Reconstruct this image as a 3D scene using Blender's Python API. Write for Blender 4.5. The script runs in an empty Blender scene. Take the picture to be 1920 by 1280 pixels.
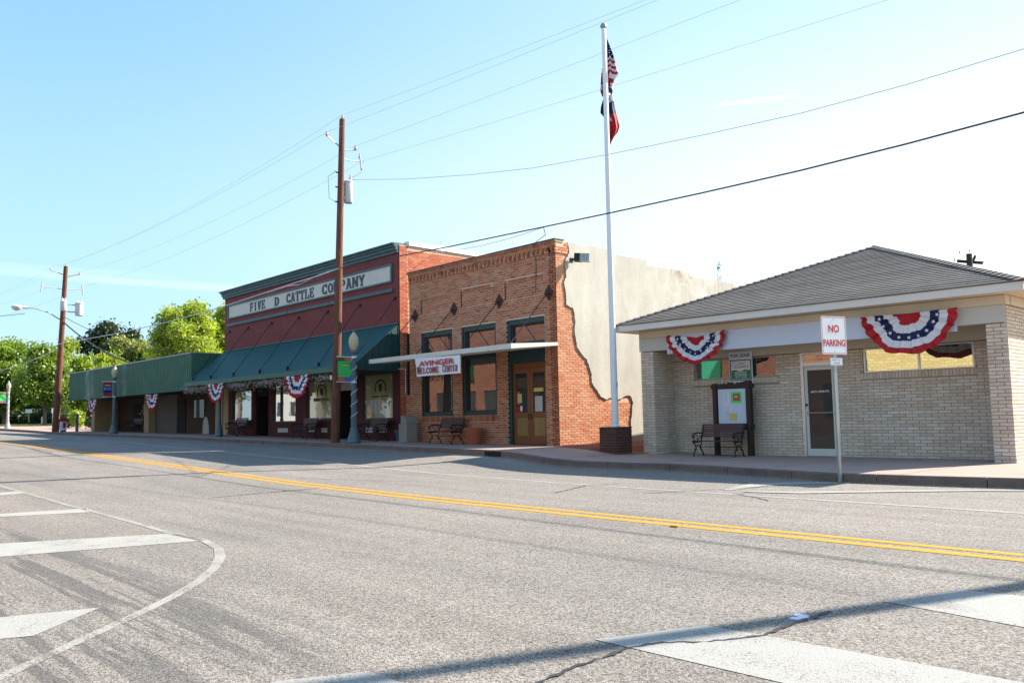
import bpy, bmesh, math, random
import numpy as np
from mathutils import Vector, Matrix
R=math.radians
rnd=random.Random(7)
SC=bpy.context.scene
COL=SC.collection
# ---------------------------------------------------------------- camera, light
FPX=1616.0; YAW,PIT,ROL=R(-48.07),R(4.99),R(-1.11); CAM=np.array([0,0,1.6])
_fw=np.array([math.sin(YAW)*math.cos(PIT),math.cos(YAW)*math.cos(PIT),math.sin(PIT)])
_rt=np.array([math.cos(YAW),-math.sin(YAW),0.0]); _up=np.cross(_rt,_fw)
_r2=math.cos(ROL)*_rt+math.sin(ROL)*_up; _u2=-math.sin(ROL)*_rt+math.cos(ROL)*_up
VIEW=np.array([_r2,-_u2,_fw])
cd=bpy.data.cameras.new('camera'); cam=bpy.data.objects.new('camera',cd); COL.objects.link(cam)
cd.sensor_width=36; cd.lens=36*FPX/1920; cd.clip_end=3000; cd.clip_start=.05
cam.matrix_world=Matrix(((_r2[0],_u2[0],-_fw[0],0),(_r2[1],_u2[1],-_fw[1],0),(_r2[2],_u2[2],-_fw[2],1.6),(0,0,0,1)))
SC.camera=cam
SUN_AZ=R(68); SUN_EL=R(36)     # azimuth from +X towards +Y
sd=bpy.data.lights.new('sun','SUN'); sd.energy=5.0; sd.angle=R(.53); sd.color=(1,.93,.82)
sun=bpy.data.objects.new('sun',sd); COL.objects.link(sun)
_s=Vector((math.cos(SUN_AZ)*math.cos(SUN_EL),math.sin(SUN_AZ)*math.cos(SUN_EL),math.sin(SUN_EL)))
sun.rotation_euler=_s.to_track_quat('Z','Y').to_euler(); sun.location=(20,40,60)
SC.view_settings.view_transform='Standard'; SC.view_settings.look='None'; SC.view_settings.gamma=1
SC.view_settings.exposure=1.36; SC.view_settings.use_curve_mapping=False
SC.cycles.max_bounces=7; SC.cycles.transparent_max_bounces=12; SC.cycles.use_denoising=True
W=bpy.data.worlds.new('World'); SC.world=W; W.use_nodes=True
nt=W.node_tree; N=nt.nodes; L=nt.links; N.clear()
out=N.new('ShaderNodeOutputWorld'); bg=N.new('ShaderNodeBackground'); sky=N.new('ShaderNodeTexSky')
sky.sky_type='NISHITA'; sky.sun_disc=False; sky.sun_elevation=SUN_EL; sky.sun_rotation=R(90)-SUN_AZ
sky.air_density=1.0; sky.dust_density=.8; sky.ozone_density=2.2; sky.altitude=50
bg.inputs['Strength'].default_value=.15
# thin high streak of cirrus and a small puff, in the sky itself
tc=N.new('ShaderNodeTexCoord'); sep=N.new('ShaderNodeSeparateXYZ'); L.new(tc.outputs['Generated'],sep.inputs[0])
def wm(op,a,b=None,c=None):
    n=N.new('ShaderNodeMath'); n.operation=op
    for i,v in enumerate((a,b,c)):
        if v is None: continue
        if isinstance(v,(int,float)): n.inputs[i].default_value=v
        else: L.new(v,n.inputs[i])
    return n.outputs[0]
noi=N.new('ShaderNodeTexNoise'); noi.inputs['Scale'].default_value=7; noi.inputs['Detail'].default_value=7; noi.inputs['Roughness'].default_value=.65
mp=N.new('ShaderNodeMapping'); mp.inputs['Scale'].default_value=(1,1,5); L.new(tc.outputs['Generated'],mp.inputs[0]); L.new(mp.outputs[0],noi.inputs['Vector'])
az=wm('ARCTAN2',sep.outputs[0],sep.outputs[1])          # from +Y towards +X
def streak(a0,a1,z0,slope,wid,amt):
    t=wm('SUBTRACT',az,(a0+a1)/2); inside=wm('SUBTRACT',1,wm('POWER',wm('ABSOLUTE',wm('DIVIDE',t,(a1-a0)/2)),3)); inside=wm('MAXIMUM',inside,0)
    zz=wm('SUBTRACT',sep.outputs[2],wm('ADD',wm('MULTIPLY',t,slope),z0))
    zz=wm('ADD',zz,wm('MULTIPLY',wm('SUBTRACT',noi.outputs[0],.5),wid*1.2))
    g=wm('MAXIMUM',wm('SUBTRACT',1,wm('POWER',wm('ABSOLUTE',wm('DIVIDE',zz,wid)),2)),0)
    return wm('MULTIPLY',wm('MULTIPLY',g,inside),wm('MULTIPLY',wm('ADD',noi.outputs[0],.1),amt))
# the photograph's sky: pale cyan opposite the sun, whitening towards it
def rampc(f,pts):
    n=N.new('ShaderNodeValToRGB'); L.new(f,n.inputs[0]); e=n.color_ramp.elements; n.color_ramp.interpolation='EASE'
    while len(e)<len(pts): e.new(.5)
    for el,(p,c) in zip(e,pts): el.position=p; el.color=tuple(v/4 for v in c)+(1,)
    return n.outputs[0]
upf=wm('MAXIMUM',sep.outputs[2],0)
cl=rampc(upf,[(0,(1.80,2.52,2.88)),(.14,(1.42,2.32,2.88)),(.48,(.86,1.74,2.75)),(1,(.66,1.30,2.6))])
cr=rampc(upf,[(0,(3.75,3.7,3.65)),(.20,(3.2,3.5,3.6)),(.5,(1.8,2.65,3.2)),(1,(.80,1.45,2.75))])
hl=wm('SQRT',wm('MAXIMUM',wm('SUBTRACT',1,wm('POWER',sep.outputs[2],2)),.0001))
sd_=wm('DIVIDE',wm('ADD',wm('MULTIPLY',sep.outputs[0],math.cos(SUN_AZ)),wm('MULTIPLY',sep.outputs[1],math.sin(SUN_AZ))),hl)
mrn=N.new('ShaderNodeMapRange'); mrn.interpolation_type='SMOOTHSTEP'; L.new(sd_,mrn.inputs[0]); mrn.inputs[1].default_value=-.20; mrn.inputs[2].default_value=.98
mm=N.new('ShaderNodeMixRGB'); L.new(mrn.outputs[0],mm.inputs[0]); L.new(cl,mm.inputs[1]); L.new(cr,mm.inputs[2])
sc4=N.new('ShaderNodeMixRGB'); sc4.blend_type='MULTIPLY'; sc4.inputs[0].default_value=1; L.new(mm.outputs[0],sc4.inputs[1]); sc4.inputs[2].default_value=(4,4,4,1)
m5=N.new('ShaderNodeMixRGB'); m5.inputs[0].default_value=.92; L.new(sky.outputs[0],m5.inputs[1]); L.new(sc4.outputs[0],m5.inputs[2]); SKYC=m5.outputs[0]
s1=streak(-1.46,-1.04,.150,-.035,.005,.2)
s2=streak(-.60,-.50,.334,0,.003,.3)
s3=streak(-1.5,-1.2,.160,-.02,.004,.08)
m=N.new('ShaderNodeMixRGB'); L.new(wm('MINIMUM',wm('ADD',wm('ADD',s1,s2),s3),.6),m.inputs[0]); L.new(SKYC,m.inputs[1]); m.inputs[2].default_value=(5.2,5.4,5.7,1)
L.new(m.outputs[0],bg.inputs[0]); L.new(bg.outputs[0],out.inputs[0])

# ---------------------------------------------------------------- survey: photo measure -> point on a real plane
def ray(px,py): return VIEW.T@np.array([(px-960)/FPX,(py-640)/FPX,1.0])
def on_y(px,py,Y): d=ray(px,py); return CAM+d*Y/d[1]
def on_x(px,py,X): d=ray(px,py); return CAM+d*X/d[0]
def on_z(px,py,z): d=ray(px,py); return CAM+d*(z-1.6)/d[2]
def pix(p):
    q=VIEW@(np.array(p,float)-CAM); return (960+FPX*q[0]/q[2],640+FPX*q[1]/q[2])
KX=[-420,-150,-115,-100,-88,-75,-63,-54,-45,-39,-33,-25,-17,-12,-4,60]
KR=[2.1,1.95,1.72,1.58,1.38,1.28,1.16,1.04,.89,.80,.655,.465,.265,.215,.20,.20]
SX=[-420,-150,-115,-100,-88,-75,-67,-62,-54,-45,-39,-33,-27,-23.5,-19,-17.8,-16.8,-15.8,-14.5,60]
SZ=[2.3,2.15,1.93,1.72,1.48,1.28,1.15,1.11,1.04,.96,.89,.81,.75,.70,.665,.60,.48,.41,.385,.38]
CX=[-420,-75,-63,-50,-43,-35,-27,-24,-20.5,-17.8,-16.4,-15,-13.6,-12,-10.4,-8.4,-6.7,-5.3,-3,60]
CY=[17.3,16.9,16.4,16.25,16.25,16.22,16.22,16.2,16.1,16.05,16.3,16.75,16.95,16.8,16.35,15.95,16.1,16.35,16.5,16.5]
def zr(x): return float(np.interp(x,KX,KR))
def zs(x): return float(np.interp(x,SX,SZ))
def ky(x): return float(np.interp(x,CX,CY))
def zg(x): return zs(x)-.17
def zroad(x,y):
    if y<=12.7: return zr(x)-.2*max(0,min(1,(9-y)/9))
    t=min(1,(y-12.7)/(ky(x)-12.7)); return zr(x)*(1-t)+zg(x)*t
def on_road(px,py,f=zroad):
    z=.2
    for _ in range(60):
        p=on_z(px,py,min(z,1.55)); z=.5*z+.5*f(p[0],p[1])
    return p
# ---------------------------------------------------------------- materials
def mat(name,color=(.5,.5,.5),rough=.7,metal=0,spec=None):
    m=bpy.data.materials.new(name); m.use_nodes=True; b=m.node_tree.nodes['Principled BSDF']
    b.inputs['Base Color'].default_value=(*color,1); b.inputs['Roughness'].default_value=rough; b.inputs['Metallic'].default_value=metal
    if spec is not None: b.inputs['Specular IOR Level'].default_value=spec
    return m
class G:
    def __init__(s,m): s.m=m; s.t=m.node_tree; s.b=s.t.nodes['Principled BSDF']
    def n(s,ty,**k):
        o=s.t.nodes.new(ty)
        for a,v in k.items(): setattr(o,a,v)
        return o
    def set(s,sock,v):
        if hasattr(v,'is_output') or isinstance(v,bpy.types.NodeSocket): s.t.links.new(v,sock)
        elif isinstance(v,(tuple,list)) and len(v)==3 and sock.type=='RGBA': sock.default_value=(*v,1)
        else: sock.default_value=v
    def math(s,op,a,b=None,c=None):
        o=s.n('ShaderNodeMath',operation=op)
        for i,v in enumerate((a,b,c)):
            if v is not None: s.set(o.inputs[i],v)
        return o.outputs[0]
    def mix(s,f,a,b,bt='MIX'):
        o=s.n('ShaderNodeMixRGB',blend_type=bt); s.set(o.inputs[0],f); s.set(o.inputs[1],a); s.set(o.inputs[2],b); return o.outputs[0]
    def obj(s): return s.n('ShaderNodeTexCoord').outputs['Object']
    def pos(s): return s.n('ShaderNodeNewGeometry').outputs['Position']
    def map(s,v,sc=(1,1,1),loc=(0,0,0),rot=(0,0,0)):
        o=s.n('ShaderNodeMapping'); s.set(o.inputs[0],v); o.inputs['Scale'].default_value=sc; o.inputs['Location'].default_value=loc; o.inputs['Rotation'].default_value=rot; return o.outputs[0]
    def noise(s,v,sc,det=4,ro=.55,out='Fac'):
        o=s.n('ShaderNodeTexNoise'); s.set(o.inputs['Vector'],v); o.inputs['Scale'].default_value=sc; o.inputs['Detail'].default_value=det; o.inputs['Roughness'].default_value=ro; return o.outputs[out]
    def vor(s,v,sc,out='Distance',feat='F1'):
        o=s.n('ShaderNodeTexVoronoi',feature=feat); s.set(o.inputs['Vector'],v); o.inputs['Scale'].default_value=sc; return o.outputs[out]
    def ramp(s,f,pts):
        o=s.n('ShaderNodeValToRGB'); s.set(o.inputs[0],f); e=o.color_ramp.elements
        while len(e)<len(pts): e.new(.5)
        for el,(p,c) in zip(e,pts):
            el.position=p; el.color=(c,c,c,1) if isinstance(c,(int,float)) else (*c,1)
        return o.outputs[0]
    def bump(s,h,st=.3,d=.01):
        o=s.n('ShaderNodeBump'); o.inputs['Strength'].default_value=st; o.inputs['Distance'].default_value=d; s.set(o.inputs['Height'],h); s.t.links.new(o.outputs[0],s.b.inputs['Normal'])
    def col(s,v): s.set(s.b.inputs['Base Color'],v)
    def rough(s,v): s.set(s.b.inputs['Roughness'],v)
M={}
def simple(name,c,rough=.6,metal=0,var=.12,scale=6,bump=.0,dirt=None,spec=None):
    m=mat(name,c,rough,metal,spec); g=G(m); p=g.pos(); n=g.noise(p,scale,6,.65)
    lo=tuple(x*(1-var) for x in c); hi=tuple(min(1,x*(1+var)) for x in c)
    cc=g.mix(n,lo,hi)
    if dirt:
        d=g.ramp(g.noise(p,scale*.35,8,.7),[(.48,0),(.7,1)]); cc=g.mix(g.math('MULTIPLY',d,dirt[1]),cc,dirt[0])
    g.col(cc)
    if bump: g.bump(g.noise(p,scale*8,4),bump,.01)
    M[name]=m; return m
def piece_random(g):
    a=g.n('ShaderNodeAttribute',attribute_name='rnd'); o=g.n('ShaderNodeObjectInfo')
    return g.math('FRACT',g.math('ADD',a.outputs['Fac'],o.outputs['Random']))
def brickmat(name,cols,var=.25,grime=None,rough=.85):
    m=mat(name,cols[0],rough); g=G(m); r=piece_random(g); p=g.pos()
    n=len(cols); c=g.ramp(r,[(i/(n-1) if n>1 else 0,col) for i,col in enumerate(cols)])
    nz=g.noise(p,28,5,.7); c=g.mix(.8,c,g.ramp(nz,[(.25,1-var),(.75,1+var*.3)]),'MULTIPLY')
    big=g.ramp(g.noise(p,1.1,6,.65),[(.35,(.80,.78,.76)),(.62,(1,1,1))]); c=g.mix(.7,c,big,'MULTIPLY')
    if grime: c=g.mix(g.math('MULTIPLY',g.ramp(g.noise(p,2.3,7,.75),[(.5,0),(.72,1)]),grime[1]),c,grime[0])
    g.col(c); g.bump(g.noise(p,60,4,.7),.5,.006); M[name]=m; return m
brickmat('old_brick',[(.42,.10,.042),(.50,.155,.07),(.55,.215,.105),(.44,.115,.05),(.57,.28,.15),(.27,.065,.035)],.3,((.50,.35,.27),.35))
brickmat('side_brick',[(.58,.17,.07),(.66,.25,.11),(.70,.33,.16),(.60,.20,.09),(.72,.38,.21)],.25,((.72,.50,.36),.35))  # brighter than old_brick: the sunlight on this side is put into the colours
brickmat('red_brick',[(.55,.10,.035),(.62,.14,.05),(.48,.08,.03),(.66,.24,.10)],.3,((.62,.42,.18),.35))
brickmat('dark_brick',[(.085,.03,.022),(.12,.04,.03),(.07,.028,.022),(.16,.05,.03)],.4)
brickmat('cream_brick',[(.64,.52,.42),(.69,.575,.475),(.73,.625,.53),(.60,.48,.385),(.69,.545,.43),(.76,.665,.57)],.2,((.50,.34,.21),.35))
brickmat('tan_brick',[(.42,.30,.17),(.48,.34,.19),(.38,.26,.15)],.2)
brickmat('yellow_brick',[(.58,.42,.19),(.64,.48,.24),(.52,.37,.16)],.2)
brickmat('paver',[(.36,.12,.075),(.42,.16,.10),(.32,.11,.07)],.2)
simple('old_mortar',(.62,.43,.32),.95,var=.25,scale=9,bump=.4)
simple('cream_mortar',(.33,.235,.165),.95,var=.25,scale=9,bump=.3)
simple('dark_mortar',(.15,.10,.08),.95,var=.2)
simple('yellow_mortar',(.45,.37,.24),.95,var=.2)
simple('red_shaded',(.075,.013,.013),.8,var=.25,scale=4)
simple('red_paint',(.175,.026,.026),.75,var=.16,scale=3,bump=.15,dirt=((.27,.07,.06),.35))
simple('teal_trim',(.035,.085,.10),.5,var=.2,scale=8,dirt=((.10,.15,.15),.4))
simple('sign_white',(.62,.58,.52),.7,var=.06,scale=3,dirt=((.5,.42,.34),.35))
simple('letter_grey',(.05,.062,.085),.6,var=.15)
simple('awning_teal',(.012,.082,.080),.42,var=.16,scale=2.2,bump=.05)
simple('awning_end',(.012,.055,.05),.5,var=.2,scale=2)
simple('green_metal',(.036,.125,.080),.55,var=.25,scale=1.5,dirt=((.11,.17,.13),.35))
simple('frame_green',(.012,.045,.042),.45,var=.2)
simple('white_metal',(.62,.60,.54),.45,var=.06,scale=3,dirt=((.42,.38,.32),.3))
simple('cream_paint',(.60,.52,.40),.6,var=.05,scale=2,dirt=((.5,.42,.32),.3))
simple('white_paint',(.72,.70,.67),.5,var=.04,scale=3)
simple('trim_white',(.70,.62,.55),.55,var=.05,scale=3,dirt=((.55,.45,.37),.3))
simple('grey_paint',(.50,.48,.45),.6,var=.06,scale=2)
simple('aluminium',(.62,.62,.62),.35,.6,var=.05)
simple('steel',(.32,.33,.33),.45,.7,var=.15)
simple('galvanised',(.33,.36,.35),.5,.5,var=.2,scale=15)
simple('rust',(.06,.026,.017),.85,var=.35,scale=20)
simple('black_iron',(.015,.014,.014),.5,.3,var=.3)
simple('bench_slat',(.085,.022,.018),.5,var=.3,scale=10)
simple('board_wood',(.030,.014,.010),.65,var=.35,scale=12)
simple('terracotta',(.34,.09,.045),.8,var=.2,scale=9,dirt=((.22,.08,.05),.4))
simple('blue_glaze',(.05,.09,.14),.4,var=.2)
simple('concrete_bin',(.28,.26,.235),.95,var=.35,scale=30,bump=.6)
simple('transformer',(.55,.55,.55),.4,var=.05)
simple('porcelain',(.55,.50,.48),.2,var=.1)
simple('cable',(.045,.045,.055),.6,var=.1)
simple('thin_wire',(.55,.58,.64),.5,var=.1)
simple('lamp_blue',(.075,.125,.145),.45,.2,var=.25,scale=9)
simple('lamp_grey',(.36,.36,.37),.5,.2,var=.3,scale=9)
simple('bark',(.16,.12,.09),.95,var=.4,scale=7,bump=.7)
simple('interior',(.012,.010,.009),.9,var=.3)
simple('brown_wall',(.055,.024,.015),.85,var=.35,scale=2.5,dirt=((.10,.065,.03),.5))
simple('plastic_white',(.75,.76,.78),.5,var=.03)
simple('cloth_red',(.42,.012,.020),.75,var=.1,scale=9)
simple('cloth_blue',(.012,.018,.085),.75,var=.15,scale=9)
simple('cloth_white',(.72,.71,.74),.75,var=.04,scale=9)
simple('sign_red',(.50,.015,.025),.5,var=.05)
simple('sign_navy',(.03,.03,.14),.5,var=.05)
simple('vent_white',(.48,.46,.45),.7,var=.1)
simple('paper_white',(.70,.68,.80),.8,var=.05)
simple('paper_lime',(.08,.75,.10),.7,var=.05)
simple('paper_red',(.42,.10,.07),.7,var=.35,scale=60)
simple('paper_yellow',(.55,.50,.14),.7,var=.25,scale=60)
simple('magnet_white',(.55,.58,.70),.35,var=.03)
simple('banner_green',(.03,.42,.10),.6,var=.1,scale=5)
simple('banner_red',(.28,.015,.02),.6,var=.2,scale=5)
simple('banner_blue',(.04,.13,.42),.6,var=.6,scale=30)
simple('banner_gold',(.60,.48,.06),.6,var=.1)
simple('door_wood',(.20,.065,.018),.45,var=.3,scale=14)
simple('door_panel',(.27,.145,.035),.5,var=.25,scale=5,dirt=((.33,.27,.14),.5))
simple('gutter_red',(.40,.035,.02),.6,var=.1)
simple('roof_cap',(.78,.75,.72),.6,var=.05)
simple('dark_coping',(.06,.06,.10),.5,var=.15)
simple('stem',(.09,.06,.03),.9)
simple('far_white',(.42,.43,.42),.7,var=.06)
simple('pipe_red',(.45,.10,.05),.6)
# mirror-like window glass over a dark room
def glassmat(name,fac,base=(.012,.014,.013),tint=(1,1,1),wave=.02):
    m=mat(name,base,.6); g=G(m); t=m.node_tree
    gl=g.n('ShaderNodeBsdfGlossy'); gl.inputs['Roughness'].default_value=.015; gl.inputs['Color'].default_value=(*tint,1)
    fr=g.n('ShaderNodeFresnel'); fr.inputs['IOR'].default_value=1.5
    b=g.n('ShaderNodeBump'); b.inputs['Strength'].default_value=wave; b.inputs['Distance'].default_value=.05; g.set(b.inputs['Height'],g.noise(g.pos(),1.3,2)); t.links.new(b.outputs[0],gl.inputs['Normal'])
    mx=g.n('ShaderNodeMixShader'); g.set(mx.inputs[0],g.math('MAXIMUM',fac,fr.outputs[0]))
    t.links.new(g.b.outputs[0],mx.inputs[1]); t.links.new(gl.outputs[0],mx.inputs[2])
    t.links.new(mx.outputs[0],t.nodes['Material Output'].inputs[0]); M[name]=m
glassmat('glass',.24); glassmat('glass_dark',.05,tint=(.6,.6,.6)); glassmat('glass_bright',.5,tint=(.95,1,.9)); glassmat('glass_film',.20,(.23,.23,.12)); glassmat('glass_shop',.42,(.02,.02,.018))
m=mat('globe',(.46,.41,.27),.35); g=G(m); g.b.inputs['Transmission Weight'].default_value=0; g.b.inputs['Subsurface Weight'].default_value=.3; g.b.inputs['Subsurface Radius'].default_value=(.1,.08,.04); M['globe']=m
# wooden pole
m=mat('pole_wood',(.2,.07,.03),.9); g=G(m); p=g.obj(); n=g.noise(g.map(p,(9,9,.6)),3,7,.7)
g.col(g.ramp(n,[(.25,(.055,.022,.015)),(.5,(.145,.052,.030)),(.75,(.25,.11,.065))])); g.bump(g.noise(g.map(p,(14,14,.5)),4,5),.6,.02); M['pole_wood']=m
# asphalt
def asphalt(name,paint=None,wear=.5):
    m=mat(name,(.2,.2,.2),.9); g=G(m); p=g.pos()
    v=g.vor(p,88,'Color'); cell=g.n('ShaderNodeSeparateColor'); g.set(cell.inputs[0],v); cv=cell.outputs[0]
    fine=g.noise(p,120,3,.7)
    st=g.ramp(cv,[(0,(.058,.047,.038)),(.16,(.140,.122,.105)),(.55,(.222,.198,.173)),(1,(.385,.35,.31))])
    st=g.mix(.5,st,g.ramp(fine,[(.2,.6),(.8,1.3)]),'MULTIPLY')
    big=g.noise(p,.22,6,.6); st=g.mix(.8,st,g.ramp(big,[(.3,(.80,.80,.82)),(.7,(1.12,1.09,1.06))]),'MULTIPLY')
    lane=g.noise(g.map(p,(.06,1.5,1)),1.4,5,.6); st=g.mix(.7,st,g.ramp(lane,[(.32,.80),(.62,1.08)]),'MULTIPLY')
    # oily lanes and scuffed patches in the near corner (they lie on the road itself)
    q=g.map(p,(.12,1,1),(0,0,0),(0,0,R(-17.0)))
    s2=g.noise(g.map(p,(.10,2.2,1)),1.5,9,.74)
    sp=g.n('ShaderNodeSeparateXYZ'); g.set(sp.inputs[0],p)
    region=g.math('MULTIPLY',g.ramp(g.math('MULTIPLY',sp.outputs[0],-.1),[(.42,0),(.62,1)]),g.math('MULTIPLY',g.ramp(g.math('MULTIPLY',sp.outputs[1],.1),[(.29,1),(.345,0)]),g.ramp(g.math('MULTIPLY',sp.outputs[0],-.02),[(.36,1),(.48,.2)])))
    dk=g.math('MULTIPLY',region,g.ramp(s2,[(.485,0),(.535,.85)]))
    st=g.mix(dk,st,g.mix(.3,(.062,.058,.058),st,'MIX'))
    blot=g.ramp(g.noise(p,2.1,8,.75),[(.60,0),(.72,.35)]); st=g.mix(blot,st,(.11,.105,.10))
    c=st
    if paint:
        w=g.noise(p,45,5,.75); w2=g.noise(p,1.6,6,.7)
        f=g.ramp(g.math('ADD',w,g.math('MULTIPLY',w2,.55)),[(wear,0),(wear+.10,1)])
        pc=g.mix(.6,paint,g.ramp(fine,[(.3,.6),(.7,1.1)]),'MULTIPLY')
        c=g.mix(f,st,pc)
    g.col(c)
    h=g.math('ADD',g.math('MULTIPLY',g.vor(p,88,'Distance'),-.8),g.math('MULTIPLY',fine,.5))
    g.bump(h,.6 if not paint else .4,.009); g.b.inputs['Specular IOR Level'].default_value=.3; M[name]=m
asphalt('asphalt'); asphalt('paint_white',(.37,.355,.325),.64); asphalt('paint_worn',(.36,.34,.30),.70); asphalt('paint_yellow',(.62,.28,.015),.50)
simple('tar',(.028,.027,.028),.6,var=.3,scale=20)
# concrete pavement
m=mat('pavement',(.36,.26,.21),.9); g=G(m); p=g.pos()
c=g.mix(g.noise(p,2,8,.7),(.33,.21,.17),(.44,.31,.25)); c=g.mix(g.ramp(g.noise(p,.9,7,.7),[(.55,0),(.68,.6)]),c,(.20,.14,.125)); c=g.mix(.35,c,g.ramp(g.noise(p,90,3),[(.3,.7),(.7,1.15)]),'MULTIPLY')
g.col(c); g.bump(g.noise(p,120,3),.25,.004); M['pavement']=m
simple('kerb',(.165,.115,.095),.9,var=.35,scale=5,bump=.3,dirt=((.06,.05,.045),.6))
# ground, grass
m=mat('grass_ground',(.09,.13,.03),.95); g=G(m); p=g.pos()
c=g.mix(g.noise(p,.5,6,.6),(.11,.14,.03),(.24,.22,.07)); c=g.mix(.5,c,g.ramp(g.noise(p,9,5),[(.3,.55),(.7,1.2)]),'MULTIPLY'); g.col(c); g.bump(g.noise(p,25,4),.8,.05); M['grass_ground']=m
# stucco
m=mat('stucco',(.5,.47,.4),.9); g=G(m); p=g.pos(); s=g.n('ShaderNodeSeparateXYZ'); g.set(s.inputs[0],p)
c=g.mix(g.ramp(g.noise(g.map(p,(1,1,.5)),1.1,8,.7),[(.32,0),(.66,1)]),(.42,.385,.325),(.58,.545,.47)); c=g.mix(g.ramp(g.noise(p,.45,5,.6),[(.4,0),(.7,.5)]),c,(.42,.40,.34))
top=g.ramp(g.math('MULTIPLY',s.outputs[2],.1),[(.60,0),(.675,1)]); back=g.ramp(g.math('MULTIPLY',s.outputs[1],.02),[(.47,0),(.50,1)])
st=g.ramp(g.noise(g.map(p,(1,2.2,.5)),1.3,8,.8),[(.50,0),(.60,1)]); c=g.mix(g.math('MULTIPLY',g.math('MULTIPLY',top,back),g.math('MULTIPLY',st,.75)),c,(.27,.14,.07))
c=g.mix(g.math('MULTIPLY',back,g.ramp(g.noise(p,1.7,8,.8),[(.52,0),(.58,.45)])),c,(.66,.63,.56))
c=g.mix(g.math('MULTIPLY',g.ramp(g.noise(g.map(p,(1,4,.35)),1.2,8,.75),[(.55,0),(.70,.5)]),top),c,(.30,.28,.24))
g.col(c); g.bump(g.noise(p,14,7,.7),.35,.02); M['stucco']=m
# shingles
m=mat('shingle',(.13,.13,.13),.95); g=G(m); p=g.pos(); r=piece_random(g)
c=g.ramp(r,[(0,(.150,.128,.112)),(.5,(.172,.148,.130)),(1,(.195,.170,.150))]); c=g.mix(.8,c,g.ramp(g.vor(g.map(g.obj(),(3.2,7,7)),1,'Color'),[(0,.72),(1,1.2)]),'MULTIPLY'); c=g.mix(.5,c,g.ramp(g.noise(p,70,3),[(.3,.6),(.7,1.3)]),'MULTIPLY'); g.col(c); g.bump(g.noise(p,90,3),.5,.006); M['shingle']=m
# leaves
def leafmat(name,c1,c2,tr=.5):
    m=bpy.data.materials.new(name); m.use_nodes=True; g=G(m); t=m.node_tree; p=g.pos()
    a=g.n('ShaderNodeAttribute',attribute_name='rnd').outputs['Fac']
    c=g.mix(a,c1,c2); c=g.mix(.6,c,g.ramp(g.noise(p,.7,4),[(.3,.6),(.7,1.3)]),'MULTIPLY')
    d=g.n('ShaderNodeBsdfDiffuse'); tl=g.n('ShaderNodeBsdfTranslucent'); g.set(d.inputs[0],c); g.set(tl.inputs[0],g.mix(1,c,(1.3,1.2,.55),'MULTIPLY'))
    mx=g.n('ShaderNodeMixShader'); mx.inputs[0].default_value=tr; t.links.new(d.outputs[0],mx.inputs[1]); t.links.new(tl.outputs[0],mx.inputs[2])
    gl=g.n('ShaderNodeBsdfGlossy'); gl.inputs['Roughness'].default_value=.45; m2=g.n('ShaderNodeMixShader'); m2.inputs[0].default_value=.05
    t.links.new(mx.outputs[0],m2.inputs[1]); t.links.new(gl.outputs[0],m2.inputs[2]); t.links.new(m2.outputs[0],t.nodes['Material Output'].inputs[0]); M[name]=m
leafmat('leaf_bright',(.20,.29,.03),(.44,.54,.07)); leafmat('leaf_mid',(.10,.19,.025),(.27,.38,.05)); leafmat('leaf_dark',(.025,.05,.014),(.06,.09,.03),.2); leafmat('leaf_olive',(.20,.24,.05),(.36,.38,.12))
simple("paper_lime_dark",(.03,.30,.16),.6,var=.1)
simple("tan_ribbon",(.34,.28,.13),.7,var=.2)
simple("banner_dkgreen",(.02,.20,.08),.6,var=.05)
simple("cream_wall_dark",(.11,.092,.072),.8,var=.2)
simple("green_worn",(.085,.165,.125),.6,var=.3,scale=2,dirt=((.45,.45,.40),.8))
simple('garland',(.42,.35,.31),.8,var=.7,scale=25)
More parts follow.
